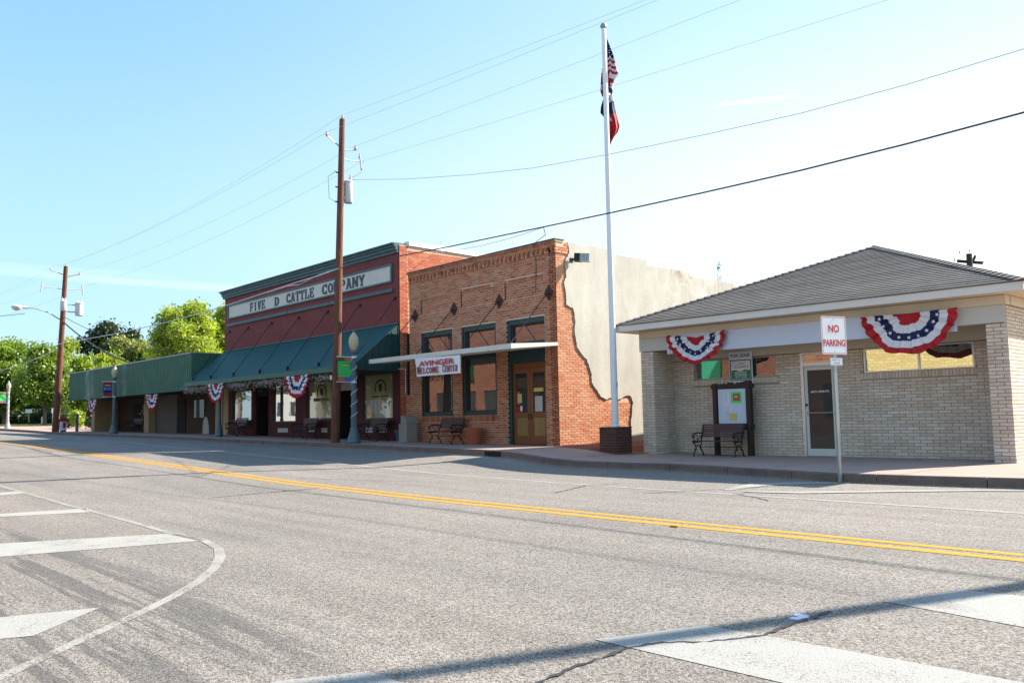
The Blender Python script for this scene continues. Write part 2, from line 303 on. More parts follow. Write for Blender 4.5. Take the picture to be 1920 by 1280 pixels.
# ---------------------------------------------------------------- mesh building
class MB:
    def __init__(s): s.v=[]; s.f=[]; s.r=[]; s.mi=[]; s.cur=0; s.rn=0.0
    def add(s,vs,fs):
        b=len(s.v); s.v+= [tuple(map(float,v)) for v in vs]; s.f+=[tuple(b+i for i in f) for f in fs]; s.r+=[s.rn]*len(fs); s.mi+=[s.cur]*len(fs); return s
    def box(s,x0,x1,y0,y1,z0,z1):
        if x0>x1:x0,x1=x1,x0
        if y0>y1:y0,y1=y1,y0
        if z0>z1:z0,z1=z1,z0
        return s.add([(x0,y0,z0),(x1,y0,z0),(x1,y1,z0),(x0,y1,z0),(x0,y0,z1),(x1,y0,z1),(x1,y1,z1),(x0,y1,z1)],[(0,3,2,1),(4,5,6,7),(0,1,5,4),(1,2,6,5),(2,3,7,6),(3,0,4,7)])
    def hexa(s,lo,hi):   # lo, hi: 4 points each, same order
        return s.add(list(lo)+list(hi),[(0,3,2,1),(4,5,6,7),(0,1,5,4),(1,2,6,5),(2,3,7,6),(3,0,4,7)])
    def quad(s,a,b,c,d): return s.add([a,b,c,d],[(0,1,2,3)])
    def prism(s,poly,n,d):  # planar polygon points (3d) pushed by vector n*d
        k=len(poly); o=[tuple(p[i]+n[i]*d for i in range(3)) for p in poly]
        return s.add(list(poly)+o,[tuple(range(k))[::-1],tuple(range(k,2*k))]+[(i,(i+1)%k,k+(i+1)%k,k+i) for i in range(k)])
    def tube(s,pts,r,n=8,cap=True):
        pts=[Vector(p) for p in pts]; rs=r if isinstance(r,(list,tuple)) else [r]*len(pts); vs=[]; fs=[]
        prev=None
        for i,p in enumerate(pts):
            d=(pts[min(i+1,len(pts)-1)]-pts[max(i-1,0)]).normalized()
            if prev is None: a=d.orthogonal().normalized()
            else: a=(prev-d*prev.dot(d)); a=a.normalized() if a.length>1e-6 else d.orthogonal().normalized()
            prev=a; b=d.cross(a)
            for k in range(n):
                t=2*math.pi*k/n; vs.append(p+(a*math.cos(t)+b*math.sin(t))*rs[i])
        for i in range(len(pts)-1):
            for k in range(n): fs.append((i*n+k,i*n+(k+1)%n,(i+1)*n+(k+1)%n,(i+1)*n+k))
        if cap: fs.append(tuple(range(n))[::-1]); fs.append(tuple(range((len(pts)-1)*n,len(pts)*n)))
        return s.add(vs,fs)
    def lathe(s,prof,c=(0,0,0),n=20,flute=0):
        vs=[];fs=[]
        for (r,z) in prof:
            for k in range(n):
                t=2*math.pi*k/n; rr=r*(1-(flute if k%2 else 0)); vs.append((c[0]+rr*math.cos(t),c[1]+rr*math.sin(t),c[2]+z))
        for i in range(len(prof)-1):
            for k in range(n): fs.append((i*n+k,i*n+(k+1)%n,(i+1)*n+(k+1)%n,(i+1)*n+k))
        fs.append(tuple(range(n))[::-1]); fs.append(tuple(range((len(prof)-1)*n,len(prof)*n)))
        return s.add(vs,fs)
    def build(s,name,mats,parent=None,smooth=False,off=(0,0,0),rnd_attr=False):
        me=bpy.data.meshes.new(name); o3=off
        me.from_pydata([(x-o3[0],y-o3[1],z-o3[2]) for x,y,z in s.v],[],s.f)
        for m in (mats if isinstance(mats,(list,tuple)) else [mats]): me.materials.append(M[m])
        if any(s.mi): me.polygons.foreach_set('material_index',s.mi)
        if smooth:
            me.polygons.foreach_set('use_smooth',[True]*len(s.f))
            try: me.set_sharp_from_angle(angle=R(38))
            except Exception: pass
        if rnd_attr:
            a=me.attributes.new('rnd','FLOAT','FACE'); a.data.foreach_set('value',s.r)
        me.update(); ob=bpy.data.objects.new(name,me); COL.objects.link(ob)
        if parent: ob.parent=parent
        return ob
def tag(o,label=None,cat=None,group=None,kind=None):
    if label: o['label']=label
    if cat: o['category']=cat
    if group: o['group']=group
    if kind: o['kind']=kind
    return o
def thing(name,label,cat,loc=(0,0,0),rz=0,group=None):
    o=bpy.data.objects.new(name,None); o.empty_display_size=.2; COL.objects.link(o); o.location=loc; o.rotation_euler=(0,0,rz); return tag(o,label,cat,group)
def copy_tree(o,parent=None):
    c=o.copy(); COL.objects.link(c); c.parent=parent
    for ch in list(o.children): copy_tree(ch,c)
    return c
def struct(o): o['kind']='structure'; return o
class Sub:   # a part builder in world coordinates under a thing placed at t.location (no rotation)
    def __init__(s,t): s.t=t; s.o=tuple(t.location)
    def put(s,mb,name,mats,smooth=False,parent=None,rnd_attr=False,label=None):
        ob=mb.build(name,mats,parent or s.t,smooth,s.o,rnd_attr)
        if label: ob['label']=label
        return ob
_unit={}
def unit(name,matn,geo=None):
    k=(name,matn)
    if k not in _unit:
        b=MB(); b.add([(-.5,-.5,-.5),(.5,-.5,-.5),(.5,.5,-.5),(-.5,.5,-.5),(-.5,-.5,.5),(.5,-.5,.5),(.5,.5,.5),(-.5,.5,.5)],[(0,3,2,1),(4,5,6,7),(0,1,5,4),(1,2,6,5),(2,3,7,6),(3,0,4,7)])
        me=bpy.data.meshes.new(name); me.from_pydata(b.v,[],b.f); me.materials.append(M[matn]); _unit[k]=me
    return _unit[k]
class Pieces:
    """box pieces in the local frame of a thing: the biggest in view become parts, the rest one stuff part"""
    def __init__(s,t,name,matn,stuffname,limit=290): s.t=t;s.name=name;s.m=matn;s.sn=stuffname;s.lim=limit;s.rec=[]
    def add(s,c,u,w,size,jit=True):  # centre, unit vec along length, unit vec outward; size (len,depth,height)
        s.rec.append((Vector(c),Vector(u),Vector(w),size))
    def flush(s,minpx=9):
        mw=Matrix.Translation(s.t.location)@Matrix.Rotation(s.t.rotation_euler[2],4,'Z')
        sc=[]
        for c,u,w,size in s.rec:
            p0=mw@(c-u*size[0]/2); p1=mw@(c+u*size[0]/2); q0=mw@(c+Vector((0,0,-size[2]/2)));q1=mw@(c+Vector((0,0,size[2]/2)))
            d=VIEW[2]@(np.array(mw@c)-CAM)
            if d<.5: sc.append(0); continue
            a=pix(p0);b=pix(p1);e=pix(q0);f=pix(q1); cc=pix(mw@c)
            vis=-30<cc[0]<1950 and -30<cc[1]<1310
            wd=math.hypot(a[0]-b[0],a[1]-b[1])
            sc.append(wd*math.hypot(e[0]-f[0],e[1]-f[1]) if vis and wd>minpx*.8 else 0)
        order=sorted(range(len(s.rec)),key=lambda i:-sc[i]); big=set(i for i in order[:s.lim] if sc[i]>0)
        rest=MB(); me=unit(s.name,s.m)
        for i,(c,u,w,size) in enumerate(s.rec):
            j=(rnd.uniform(-.0025,.0025))
            if i in big:
                o=bpy.data.objects.new(s.name,me); COL.objects.link(o); o.parent=s.t; o.location=c+w*j
                o.rotation_euler=(0,0,math.atan2(u.y,u.x)); o.scale=size
            else:
                rest.rn=rnd.random(); a=u*size[0]/2; d=w*size[1]/2; z=Vector((0,0,size[2]/2)); cc=c+w*j
                rest.hexa([cc-a+d-z,cc+a+d-z,cc+a-d-z,cc-a-d-z],[cc-a+d+z,cc+a+d+z,cc+a-d+z,cc-a-d+z])
        if rest.v:
            o=rest.build(s.sn,s.m,s.t,rnd_attr=True); o['kind']='stuff'
def brick_field(P,org,u,w,u0,u1,z0,z1,Lb,Hb,j,holes=(),clip=None,proud=.008,depth=.06,phase=0,jx=None):
    """running bond on the plane through org, along u, facing w"""
    jx=jx or j*1.35
    org=Vector(org);u=Vector(u);w=Vector(w); nrow=max(1,round((z1-z0)/Hb)); Hb=(z1-z0)/nrow
    for r in range(nrow):
        za=z0+r*Hb; zb=za+Hb-j; off=(Lb/2 if (r+phase)%2 else 0)
        k0=int(math.floor((u0-off)/Lb))-1; x=off+k0*Lb
        while x<u1:
            a=max(x,u0); b=min(x+Lb-jx,u1)
            if b-a>.02:
                segs=[(a,b)]
                for (h0,h1,g0,g1) in holes:
                    if zb>g0+.01 and za<g1-.01:
                        ns=[]
                        for (p,q) in segs:
                            if q<=h0 or p>=h1: ns.append((p,q))
                            else:
                                if p<h0: ns.append((p,h0))
                                if q>h1: ns.append((h1,q))
                        segs=ns
                for (p,q) in segs:
                    if q-p>.025 and (clip is None or clip((p+q)/2,(za+zb)/2,p,q)):
                        c=org+u*((p+q)/2)+w*(proud-depth/2)+Vector((0,0,(za+zb)/2)); P.add(c,u,w,(q-p,depth,zb-za))
            x+=Lb
def wall_sheet(mb,org,u,w,u0,u1,z0,z1,holes,reveal=.2,back=.0):
    """front face of a wall with openings and their reveals"""
    org=Vector(org)+Vector(w)*back;u=Vector(u);w=Vector(w)
    xs=sorted(set([u0,u1]+[h[i] for h in holes for i in (0,1) if u0<h[i]<u1])); zz=sorted(set([z0,z1]+[h[i] for h in holes for i in (2,3) if z0<h[i]<z1]))
    P=lambda a,z,d=0: org+u*a-w*d+Vector((0,0,z))
    for i in range(len(xs)-1):
        for k in range(len(zz)-1):
            cx=(xs[i]+xs[i+1])/2; cz=(zz[k]+zz[k+1])/2
            if any(h[0]<cx<h[1] and h[2]<cz<h[3] for h in holes): continue
            mb.quad(P(xs[i],zz[k]),P(xs[i+1],zz[k]),P(xs[i+1],zz[k+1]),P(xs[i],zz[k+1]))
    for h in holes:
        a,b,c,d=h[:4]; rv=h[4] if len(h)>4 else reveal
        mb.quad(P(a,c),P(a,d),P(a,d,rv),P(a,c,rv)); mb.quad(P(b,d),P(b,c),P(b,c,rv),P(b,d,rv)); mb.quad(P(a,d),P(b,d),P(b,d,rv),P(a,d,rv)); mb.quad(P(b,c),P(a,c),P(a,c,rv),P(b,c,rv))
def text_mb(mb,s,org,u,up,height,width=None,thick=.004,bold=0.0,center=False):
    cu=bpy.data.curves.new('t','FONT'); cu.body=s; cu.size=1; cu.offset=bold; cu.extrude=0
    ob=bpy.data.objects.new('t',cu); COL.objects.link(ob); bpy.context.view_layer.update()
    dg=bpy.context.evaluated_depsgraph_get(); me=bpy.data.meshes.new_from_object(ob.evaluated_get(dg))
    vs=[v.co.copy() for v in me.vertices]; fs=[tuple(p.vertices) for p in me.polygons]
    bpy.data.objects.remove(ob); bpy.data.curves.remove(cu); bpy.data.meshes.remove(me)
    if not vs: return
    x0=min(v.x for v in vs);x1=max(v.x for v in vs);y0=min(v.y for v in vs);y1=max(v.y for v in vs)
    sy=height/(y1-y0); sx=(width/(x1-x0)) if width else sy
    org=Vector(org);u=Vector(u);up=Vector(up); sh=-(x1-x0)*sx/2 if center else 0
    mb.add([org+u*((v.x-x0)*sx+sh)+up*((v.y-y0)*sy) for v in vs],fs)
# slab-serif stroke glyphs on a 1 x 1.35 body
_S=.27
def _bar(x0,y0,x1,y1): return [(x0,y0),(x1,y0),(x1,y1),(x0,y1)]
def _diag(x0,y0,x1,y1,w=_S*1.05): return [(x0-w/2,y0),(x0+w/2,y0),(x1+w/2,y1),(x1-w/2,y1)]
def _arc(cx,cy,rx,ry,a0,a1,w,n=8):
    o=[]
    for i in range(n):
        t0=R(a0+(a1-a0)*i/n);t1=R(a0+(a1-a0)*(i+1)/n)
        o.append([(cx+rx*math.cos(t0),cy+ry*math.sin(t0)),(cx+rx*math.cos(t1),cy+ry*math.sin(t1)),(cx+(rx-w)*math.cos(t1),cy+(ry-w*.8)*math.sin(t1)),(cx+(rx-w)*math.cos(t0),cy+(ry-w*.8)*math.sin(t0))])
    return o
def _foot(x,y,w=.44,h=.15): return _bar(x-w/2,y,x+w/2,y+h)
H_=1.35
def glyph(ch):
    F=[];B=_bar;s=_S;T=H_-.15
    V=lambda x:B(x-s/2,0,x+s/2,H_)
    if ch=='F': F=[V(.28),_foot(.28,0),B(.06,T,.95,H_),B(.8,H_-.42,.95,H_),B(.28,.6,.75,.78),B(.66,.5,.78,.88)]
    if ch=='I': F=[V(.5),_foot(.5,0),_foot(.5,T)]
    if ch=='V': F=[_diag(.5,0,.2,H_),_diag(.5,0,.8,H_),_foot(.2,T,.4),_foot(.8,T,.4)]
    if ch=='Y': F=[_diag(.5,.55,.18,H_),_diag(.5,.55,.82,H_),B(.39,0,.61,.6),_foot(.5,0),_foot(.18,T,.36),_foot(.82,T,.36)]
    if ch=='E': F=[V(.28),B(.06,T,.92,H_),B(.06,0,.95,.15),B(.8,0,.95,.42),B(.78,H_-.4,.92,H_),B(.28,.6,.7,.78),B(.62,.5,.74,.88)]
    if ch=='L': F=[V(.28),_foot(.28,T),B(.06,0,.95,.15),B(.8,0,.95,.5)]
    if ch=='T': F=[V(.5),_foot(.5,0,.5),B(.03,T,.97,H_),B(.03,H_-.42,.17,H_),B(.83,H_-.42,.97,H_)]
    if ch=='A': F=[_diag(.2,0,.5,H_),_diag(.8,0,.5,H_),_foot(.18,0,.36),_foot(.82,0,.36),B(.28,.38,.72,.53),_foot(.42,T,.4)]
    if ch in 'CO': F=_arc(.5,H_/2,.47,H_/2,(40 if ch=='C' else 0),(320 if ch=='C' else 360),s,14)+([B(.76,H_-.5,.92,H_),B(.76,0,.92,.42)] if ch=='C' else [])
    if ch=='D': F=[V(.25),B(.04,T,.5,H_),B(.04,0,.5,.15)]+_arc(.48,H_/2,.47,H_/2,-90,90,s,10)
    if ch in 'PR': F=[V(.28),_foot(.28,0),B(.06,T,.6,H_),B(.28,.55,.6,.7)]+_arc(.56,.95,.38,.4,-90,90,s,8)+([_diag(.85,0,.5,.6),_foot(.84,0,.3)] if ch=='R' else [])
    if ch=='M': F=[V(.16),V(.84),_diag(.5,.4,.2,H_),_diag(.5,.4,.8,H_),_foot(.16,0,.34),_foot(.84,0,.34),_foot(.14,T,.28),_foot(.86,T,.28)]
    if ch=='N': F=[V(.18),V(.82),_diag(.78,0,.22,H_),_foot(.18,0,.36),_foot(.82,T,.36),_foot(.14,T,.28)]
    if ch=='W': F=[_diag(.28,0,.1,H_),_diag(.28,0,.5,H_*.9),_diag(.72,0,.5,H_*.9),_diag(.72,0,.9,H_),_foot(.1,T,.34),_foot(.9,T,.34),_foot(.5,T-.05,.26)]
    return F
def slab_letter(mb,ch,org,u,up,w,h,nrm,thick):
    org=Vector(org);u=Vector(u);up=Vector(up);n=Vector(nrm)
    for i,poly in enumerate(glyph(ch)):
        t=thick*(1+.02*i)
        mb.prism([org+u*(x*w)+up*(y*h/H_) for x,y in poly],n,t)
# ================================================================ SETTING
def grid(name,xs,ys_of,zf,mats,drop=0):
    b=MB(); n=None
    for x in xs:
        ys=ys_of(x); n=len(ys); b.v+=[(x,y,zf(x,y)-drop) for y in ys]
    for i in range(len(xs)-1):
        for k in range(n-1): b.f.append((i*n+k,(i+1)*n+k,(i+1)*n+k+1,i*n+k+1)); b.r.append(0); b.mi.append(0)
    return b.build(name,mats,smooth=False)
XS=sorted(set([-420,-300,-200,-150,-130,-115,-100,-95,-88,-82,-75,-69,-63,-58,-54]+list(np.arange(-50,6,.5))+CX[1:-1]+KX[1:]+SX[1:]+[10,20,30,45,60]))
XS=[x for x in XS if x<=60]
road=grid('road',XS,lambda x:[-60,-20,-8,-3,0,2,4,6,8,9,9.5,11,12.7,14,ky(x)-.02],zroad,'asphalt'); struct(road)
road.data.polygons.foreach_set('use_smooth',[True]*len(road.data.polygons))
def gz(x,y):
    b=zs(x)-.10
    return b
g0=grid('ground',XS,lambda x:[ky(x)+.2,19,22,30,45,80,150,400],gz,'grass_ground'); struct(g0)
sidewalk=bpy.data.objects.new('sidewalk',None); COL.objects.link(sidewalk); struct(sidewalk)
def back_edge(x):
    return 33.0 if -73>x>-96 else (24.0 if x>-16.6 else (19.6 if x<-19 else 30))
xsw=[-96,-90,-84,-78,-73]+[-69,-65,-61,-57,-53,-49,-45,-41.5,-38,-34.5,-31,-28,-25,-22,-19,-16.6,-13.5,-10.4,-7.3,-4.2,-1,2.2,6,10,16]
for i in range(len(xsw)-1):
    a,b=xsw[i]+.012,xsw[i+1]-.012; mb=MB(); n=6; xx=sorted(set(list(np.linspace(a,b,n))+[c for c in CX+SX if a<c<b]))
    yb=back_edge((a+b)/2); yy=[None,.33,.66,1.0]
    for x in xx:
        y0=ky(x)+.16
        for t in (0,.5,1): mb.v.append((x,y0+(yb-y0)*t,zs(x)+.03*t*(1 if x>-16 else 0)))
    for k in range(len(xx)-1):
        for t in range(2): q=k*3+t; mb.f.append((q,q+3,q+4,q+1)); mb.r.append(0); mb.mi.append(0)
    mb.build('slab','pavement',sidewalk)
mb=MB()
for i in range(len(XS)-1):
    x0,x1=XS[i],XS[i+1]
    if x1<-96 or x0>16: continue
    mb.quad((x0,ky(x0)+.1,zs(x0)-.03),(x1,ky(x1)+.1,zs(x1)-.03),(x1,back_edge(x1),zs(x1)-.03),(x0,back_edge(x0),zs(x0)-.03))
mb.build('slab_bed','kerb',sidewalk)
kerb=bpy.data.objects.new('kerb',None); COL.objects.link(kerb); struct(kerb)
kx=[-96]+list(np.arange(-90,-28,3.0))+list(np.arange(-28,14,1.85))+[16]
for i in range(len(kx)-1):
    a,b=kx[i]+.008,kx[i+1]-.008
    if -72.5<(a+b)/2<-97: continue
    xx=sorted(set([a,(a+b)/2,b]+[c for c in CX+SX if a<c<b])); mb=MB()
    for x in xx:
        y=ky(x); z1=zs(x)+.004; z0=zg(x)-.1
        if abs(x+18.9)<.5: pass
        mb.v+=[(x,y,z0),(x,y+.012,z1-.02),(x,y+.035,z1),(x,y+.155,z1),(x,y+.155,z0)]
    for k in range(len(xx)-1):
        for t in range(4): q=k*5+t; mb.f.append((q,q+5,q+6,q+1)); mb.r.append(0); mb.mi.append(0)
    n=len(xx)*5; mb.f.append((4,3,2,1,0)); mb.f.append((n-5,n-4,n-3,n-2,n-1)); mb.r+=[0,0]; mb.mi+=[0,0]
    mb.build('kerb_stone','kerb',kerb)
# kerb drain opening
mb=MB(); mb.box(-19.15,-18.45,ky(-18.8)-.012,ky(-18.8)+.1,zg(-18.8)+.0,zs(-18.8)-.03); mb.build('drain_opening','interior',kerb)
# brick paved strip between the two buildings
pv=MB(); 
bp=bpy.data.objects.new('brick_paving',None); COL.objects.link(bp); struct(bp); bp['label']='red brick paving in the gap between the buildings'
PP=Pieces(bp,'paver','paver','paver_field',200)
for i in range(26):
    for k in range(28):
        x=-19.05+i*.105; y=18.9+k*.21+(.105 if i%2 else 0)
        PP.add((x,y,zs(x)+.028*(min(1,max(0,(y-17)/7)) if x>-16 else 0)+.004),(1,0,0),(0,-1,0),(.098,.2,.03))
PP.flush()
# painted markings
def ribbon(name,pts,w,matn,parent=road,lift=.004,ends=None,step=.3):
    """a flat band that follows the road; w = width or list"""
    P=[];W_=[]
    ws=w if isinstance(w,(list,tuple)) else [w]*len(pts)
    for i in range(len(pts)-1):
        a=np.array(pts[i][:2]);b=np.array(pts[i+1][:2]); n=max(1,int(np.linalg.norm(b-a)/step))
        for k in range(n): t=k/n; P.append(a*(1-t)+b*t); W_.append(ws[i]*(1-t)+ws[i+1]*t)
    P.append(np.array(pts[-1][:2])); W_.append(ws[-1]); mb=MB()
    for i,p in enumerate(P):
        d=P[min(i+1,len(P)-1)]-P[max(i-1,0)]; d=d/np.linalg.norm(d); n=np.array([-d[1],d[0]])
        for s in (-1,1):
            q=p+n*s*W_[i]/2; mb.v.append((q[0],q[1],zroad(q[0],q[1])+lift))
    for i in range(len(P)-1): mb.f.append((2*i,2*i+2,2*i+3,2*i+1)); mb.r.append(0); mb.mi.append(0)
    return mb.build(name,matn,parent)
def patch(name,poly,matn,lift=.004,n=10):
    """quad (4 photo corners given as road points) subdivided to follow the road"""
    a,b,c,d=[np.array(p[:2]) for p in poly]; mb=MB()
    for i in range(n+1):
        for k in range(n+1):
            s,t=i/n,k/n; q=(a*(1-s)+b*s)*(1-t)+(d*(1-s)+c*s)*t; mb.v.append((q[0],q[1],zroad(q[0],q[1])+lift))
    for i in range(n):
        for k in range(n): q=i*(n+1)+k; mb.f.append((q,q+n+1,q+n+2,q+1)); mb.r.append(0); mb.mi.append(0)
    return mb.build(name,matn,road)
def rp(*q): return [on_road(*x) for x in q]
ribbon('centre_line',[(-200,9.14),(10,9.14)],.14,'paint_yellow'); ribbon('centre_line',[(-200,8.85),(10,8.85)],.14,'paint_yellow')
ribbon('edge_line',[(-200,12.7),(10,12.7)],.12,'paint_white')
# diagonal no-parking hatch near the far kerb
e=rp((1360,919),(1420,909),(1500,906),(1600,905)); ribbon('hatch_line',e,[.15,.45,.42,.25],'paint_white',lift=.008)
e=rp((1395,922),(1500,924),(1700,921),(1830,920),(1960,921)); ribbon('hatch_line',e,[.15,.30,.30,.22,.12],'paint_white',lift=.012)
# near left parking bay lines
e=rp((-60,893),(0,911),(90,936),(165,956),(260,982),(325,1001),(385,1014),(410,1028),(413,1045),(400,1066),(370,1091),(325,1118),(260,1150),(180,1187),(90,1228),(0,1270),(-60,1295))
ribbon('bay_edge_line',e,[.09]*5+[.10]*2+[.11,.12]+[.11]*8,'paint_worn',lift=.004)
patch('bay_line',rp((-80,968),(160,953),(168,960),(-80,973)),'paint_white')
patch('bay_line',rp((-80,930),(30,921),(45,925),(-80,934)),'paint_white')
patch('bay_line',rp((-120,1026),(335,999),(385,1013),(-120,1053)),'paint_white')
patch('bay_line',rp((-90,1166),(188,1139),(62,1192),(-90,1206)),'paint_white')
# crossing bars in the foreground
patch('crossing_bar',rp((1115,1199),(1323,1172),(2150,1321),(1900,1380)),'paint_white',n=16)
patch('crossing_bar',rp((1655,1127),(1805,1106),(2150,1142),(2050,1200)),'paint_white',n=14)
patch('crossing_bar',rp((505,1279),(690,1258),(900,1330),(700,1370)),'paint_white')
# cracks and sealed joints
def crack(px,w,seed,lift=.0065):
    r=random.Random(seed); pts=rp(*px); out=[];ww=[]
    for i in range(len(pts)-1):
        n=max(2,int(np.linalg.norm(pts[i+1][:2]-pts[i][:2])/.045)); n=min(n,160)
        for k in range(n):
            t=k/n; q=pts[i][:2]*(1-t)+pts[i+1][:2]*t; out.append(q+np.array([r.uniform(-1,1),r.uniform(-1,1)])*w*.38); ww.append(w*abs(r.gauss(.75,.4))+.003)
    out.append(pts[-1][:2]); ww.append(w*.2); ww[0]=w*.2
    o=ribbon('crack',out,ww,'tar',lift=lift,step=5); return o
crack([(985,1290),(1080,1250),(1180,1215),(1240,1205),(1330,1203),(1400,1196),(1432,1192),(1470,1176),(1560,1146)],.032,1,.0075)
crack([(385,934),(470,926),(590,916)],.05,2); crack([(1040,924),(1100,910),(1160,907)],.04,3); crack([(1375,925),(1420,933),(1445,940)],.03,4)
crack([(720,888),(860,886),(1000,884)],.02,6)
crack([(560,896),(900,905)],.02,7)
mb=MB()
for (px,py) in((1502,1154),(1508,1158),(1495,1160)): 
    p=on_road(px,py); mb.box(p[0]-.05,p[0]+.05,p[1]-.03,p[1]+.03,p[2],p[2]+.006)
tag(mb.build('litter','paper_white'),'scrap of white paper lying on the road by the crossing bars','litter')
p=on_road(1268,987); mb=MB(); mb.box(p[0]-.06,p[0]+.06,p[1]-.05,p[1]+.05,p[2]-.01,p[2]+.02); mb.build('road_reflector','paint_yellow',road)
# ================================================================ BRICK BUILDING (middle)
BY=19.07; BX0,BX1=-27.1,-19.1; BZ=.66; BT=7.165
bb=thing('brick_building','orange brick building with cream plastered side wall, flat canopy and wooden double doors','building',(BX1,BY,BZ)); S=Sub(bb); O3=Vector(bb.location)
holes=[(-26.34,-24.44,1.68,4.8),(-23.9,-22.04,1.68,4.8),(-21.5,-19.66,.6,4.8)]
panels=[(-26.36,-24.5,5.5,6.1,.05),(-23.93,-22.1,5.5,6.15,.05),(-21.55,-19.68,5.5,6.15,.05)]
mb=MB(); wall_sheet(mb,(0,BY,0),(1,0,0),(0,-1,0),BX0,BX1,BZ-.4,BT-.1,[h+(.26,) for h in holes]+panels)
for (a,b,c,d,r) in panels: mb.quad((a,BY+.05,c),(b,BY+.05,c),(b,BY+.05,d),(a,BY+.05,d))
S.put(mb,'front_wall','old_mortar')
P=Pieces(bb,'brick','old_brick','brick_field',290)
o=Vector((0,BY,0))-O3
sill=[(h[0]-.1,h[1]+.1,h[2]-.22,h[2]) for h in holes[:2]]
def lift(hs): return [(a-O3.x,b-O3.x,c-O3.z,d-O3.z) for a,b,c,d in hs]
allh=lift([h[:4] for h in holes]+[p[:4] for p in panels]+sill)
brick_field(P,(0,0,0),(1,0,0),(0,-1,0),BX0-BX1,0,0,6.1,.265,.079,.0175,allh)
for p in panels:
    a,b,c,d=lift([p[:4]])[0]; brick_field(P,(0,.052,0),(1,0,0),(0,-1,0),a+.005,b-.005,c+.005,d-.08,.265,.079,.0175)
    # stepped border courses
    for k in range(int((b-a)/.265)): P.add((a+.11+k*.265,.036,d-.04),(1,0,0),(0,-1,0),(.245,.06,.062))
for a,b,c,d in lift(sill):   # soldier course sills
    n=int((b-a)/.075)
    for k in range(n): P.add((a+(k+.5)*(b-a)/n,.03,(c+d)/2),(1,0,0),(0,-1,0),((b-a)/n-.016,.10,d-c-.01))
# cornice: dentils and projecting courses
for k in range(36):
    x=-8+.11+k*.222; P.add((x,-.035,6.24),(1,0,0),(0,-1,0),(.10,.09,.10)); P.add((x,-.02,6.15),(1,0,0),(0,-1,0),(.10,.06,.07))
for r,(z,pr) in enumerate(((6.10,.0),)): pass
brick_field(P,(0,-.055,0),(1,0,0),(0,-1,0),BX0-BX1,.05,6.295,6.44,.265,.079,.0175)
brick_field(P,(0,-.085,0),(1,0,0),(0,-1,0),BX0-BX1,.08,6.44,6.50,.215,.06,.008,phase=1)
brick_field(P,(0,-.02,0),(1,0,0),(0,-1,0),BX0-BX1,0,6.1,6.12,.215,.02,.002)
P.flush()
mb=MB(); mb.box(BX0,BX1+.045,BY-.045,BY+.3,BZ+6.29,BZ+6.44); mb.box(BX0,BX1+.07,BY-.075,BY+.3,BZ+6.44,BZ+6.495); S.put(mb,'cornice','old_mortar')
mb=MB(); mb.box(BX0-.02,BX1+.09,BY-.11,BY+.34,BZ+6.505,BZ+6.535); S.put(mb,'coping','dark_coping')
# side wall (faces the flagpole), stucco broken away in front
PS=[(19.07,7.13),(21.66,7.13),(21.66,6.99),(23.51,6.99),(23.51,6.80),(26.02,6.80),(26.02,6.63),(33,6.62),(33,5.9),(41,5.9),(41,.2),(19.07,.2)]
mb=MB(); mb.prism([(BX1,y,z) for y,z in PS],(-1,0,0),.3); S.put(mb,'side_wall','old_mortar')
EDGE=[(19.59,7.135),(19.67,6.83),(19.50,6.6),(19.46,6.3),(19.50,5.99),(19.39,5.81),(19.46,5.55),(19.47,5.14),(19.60,5.06),(19.78,5.02),(19.84,4.8),(19.87,4.56),(19.82,4.3),(19.88,3.96),(19.93,3.75),(20.08,3.60),(20.36,3.40),(20.46,3.15),(20.57,2.92),(20.55,2.66),(20.70,2.50),(20.85,2.33),(21.0,2.18),(21.23,2.10),(21.45,2.16),(21.63,2.19),(21.82,2.10),(22.03,2.14),(22.2,2.22),(22.44,2.23),(22.58,2.02),(22.52,1.85),(22.50,1.6),(22.44,1.35),(22.46,1.0),(22.42,.4)]
r=random.Random(5); E2=[]
for i in range(len(EDGE)-1):
    a=Vector(EDGE[i]);b=Vector(EDGE[i+1])
    for k in range(3): q=a.lerp(b,k/3)+Vector((r.uniform(-1,1),r.uniform(-1,1)))*(.018 if k else 0); E2.append((q.x,q.y))
E2.append(EDGE[-1])
poly=E2+[(41,.4),(41,5.905),(33.02,5.905),(33.02,6.625),(26.03,6.635),(26.03,6.805),(23.52,6.805),(23.52,6.995),(21.67,6.995),(21.67,7.135)]
mb=MB(); mb.prism([(BX1+.002,y,z) for y,z in poly],(1,0,0),.038); S.put(mb,'stucco_coat','stucco')
mb=MB(); mb.tube([(BX1+.036,y-.006,z) for y,z in E2],.009,5); S.put(mb,'broken_edge','dark_mortar')
def eY(z):
    v=[a for a in E2 if abs(a[1]-z)<.09]; return min([a[0] for a in v]) if v else None
def clipside(y,z,p,q):
    z+=BZ; ys=[E2[i][0]+(E2[i+1][0]-E2[i][0])*((z-E2[i][1])/(E2[i+1][1]-E2[i][1]+1e-9)) for i in range(len(E2)-1) if (E2[i][1]-z)*(E2[i+1][1]-z)<=0 and E2[i][1]!=E2[i+1][1]]
    lim=min(ys) if ys else (22.45 if z<2 else 19.5)
    if 2.05<z<2.3: lim=21.3 if z<2.12 else 20.95
    return (q+BY)<lim+.14
P=Pieces(bb,'side_brick','side_brick','side_brick_field',290)
brick_field(P,(0,0,0),(0,1,0),(1,0,0),0,3.55,-.35,6.1,.265,.079,.0175,clip=clipside)
brick_field(P,(.035,0,0),(0,1,0),(1,0,0),-.05,.55,6.1,6.45,.265,.079,.0175,clip=clipside); 
P.flush()
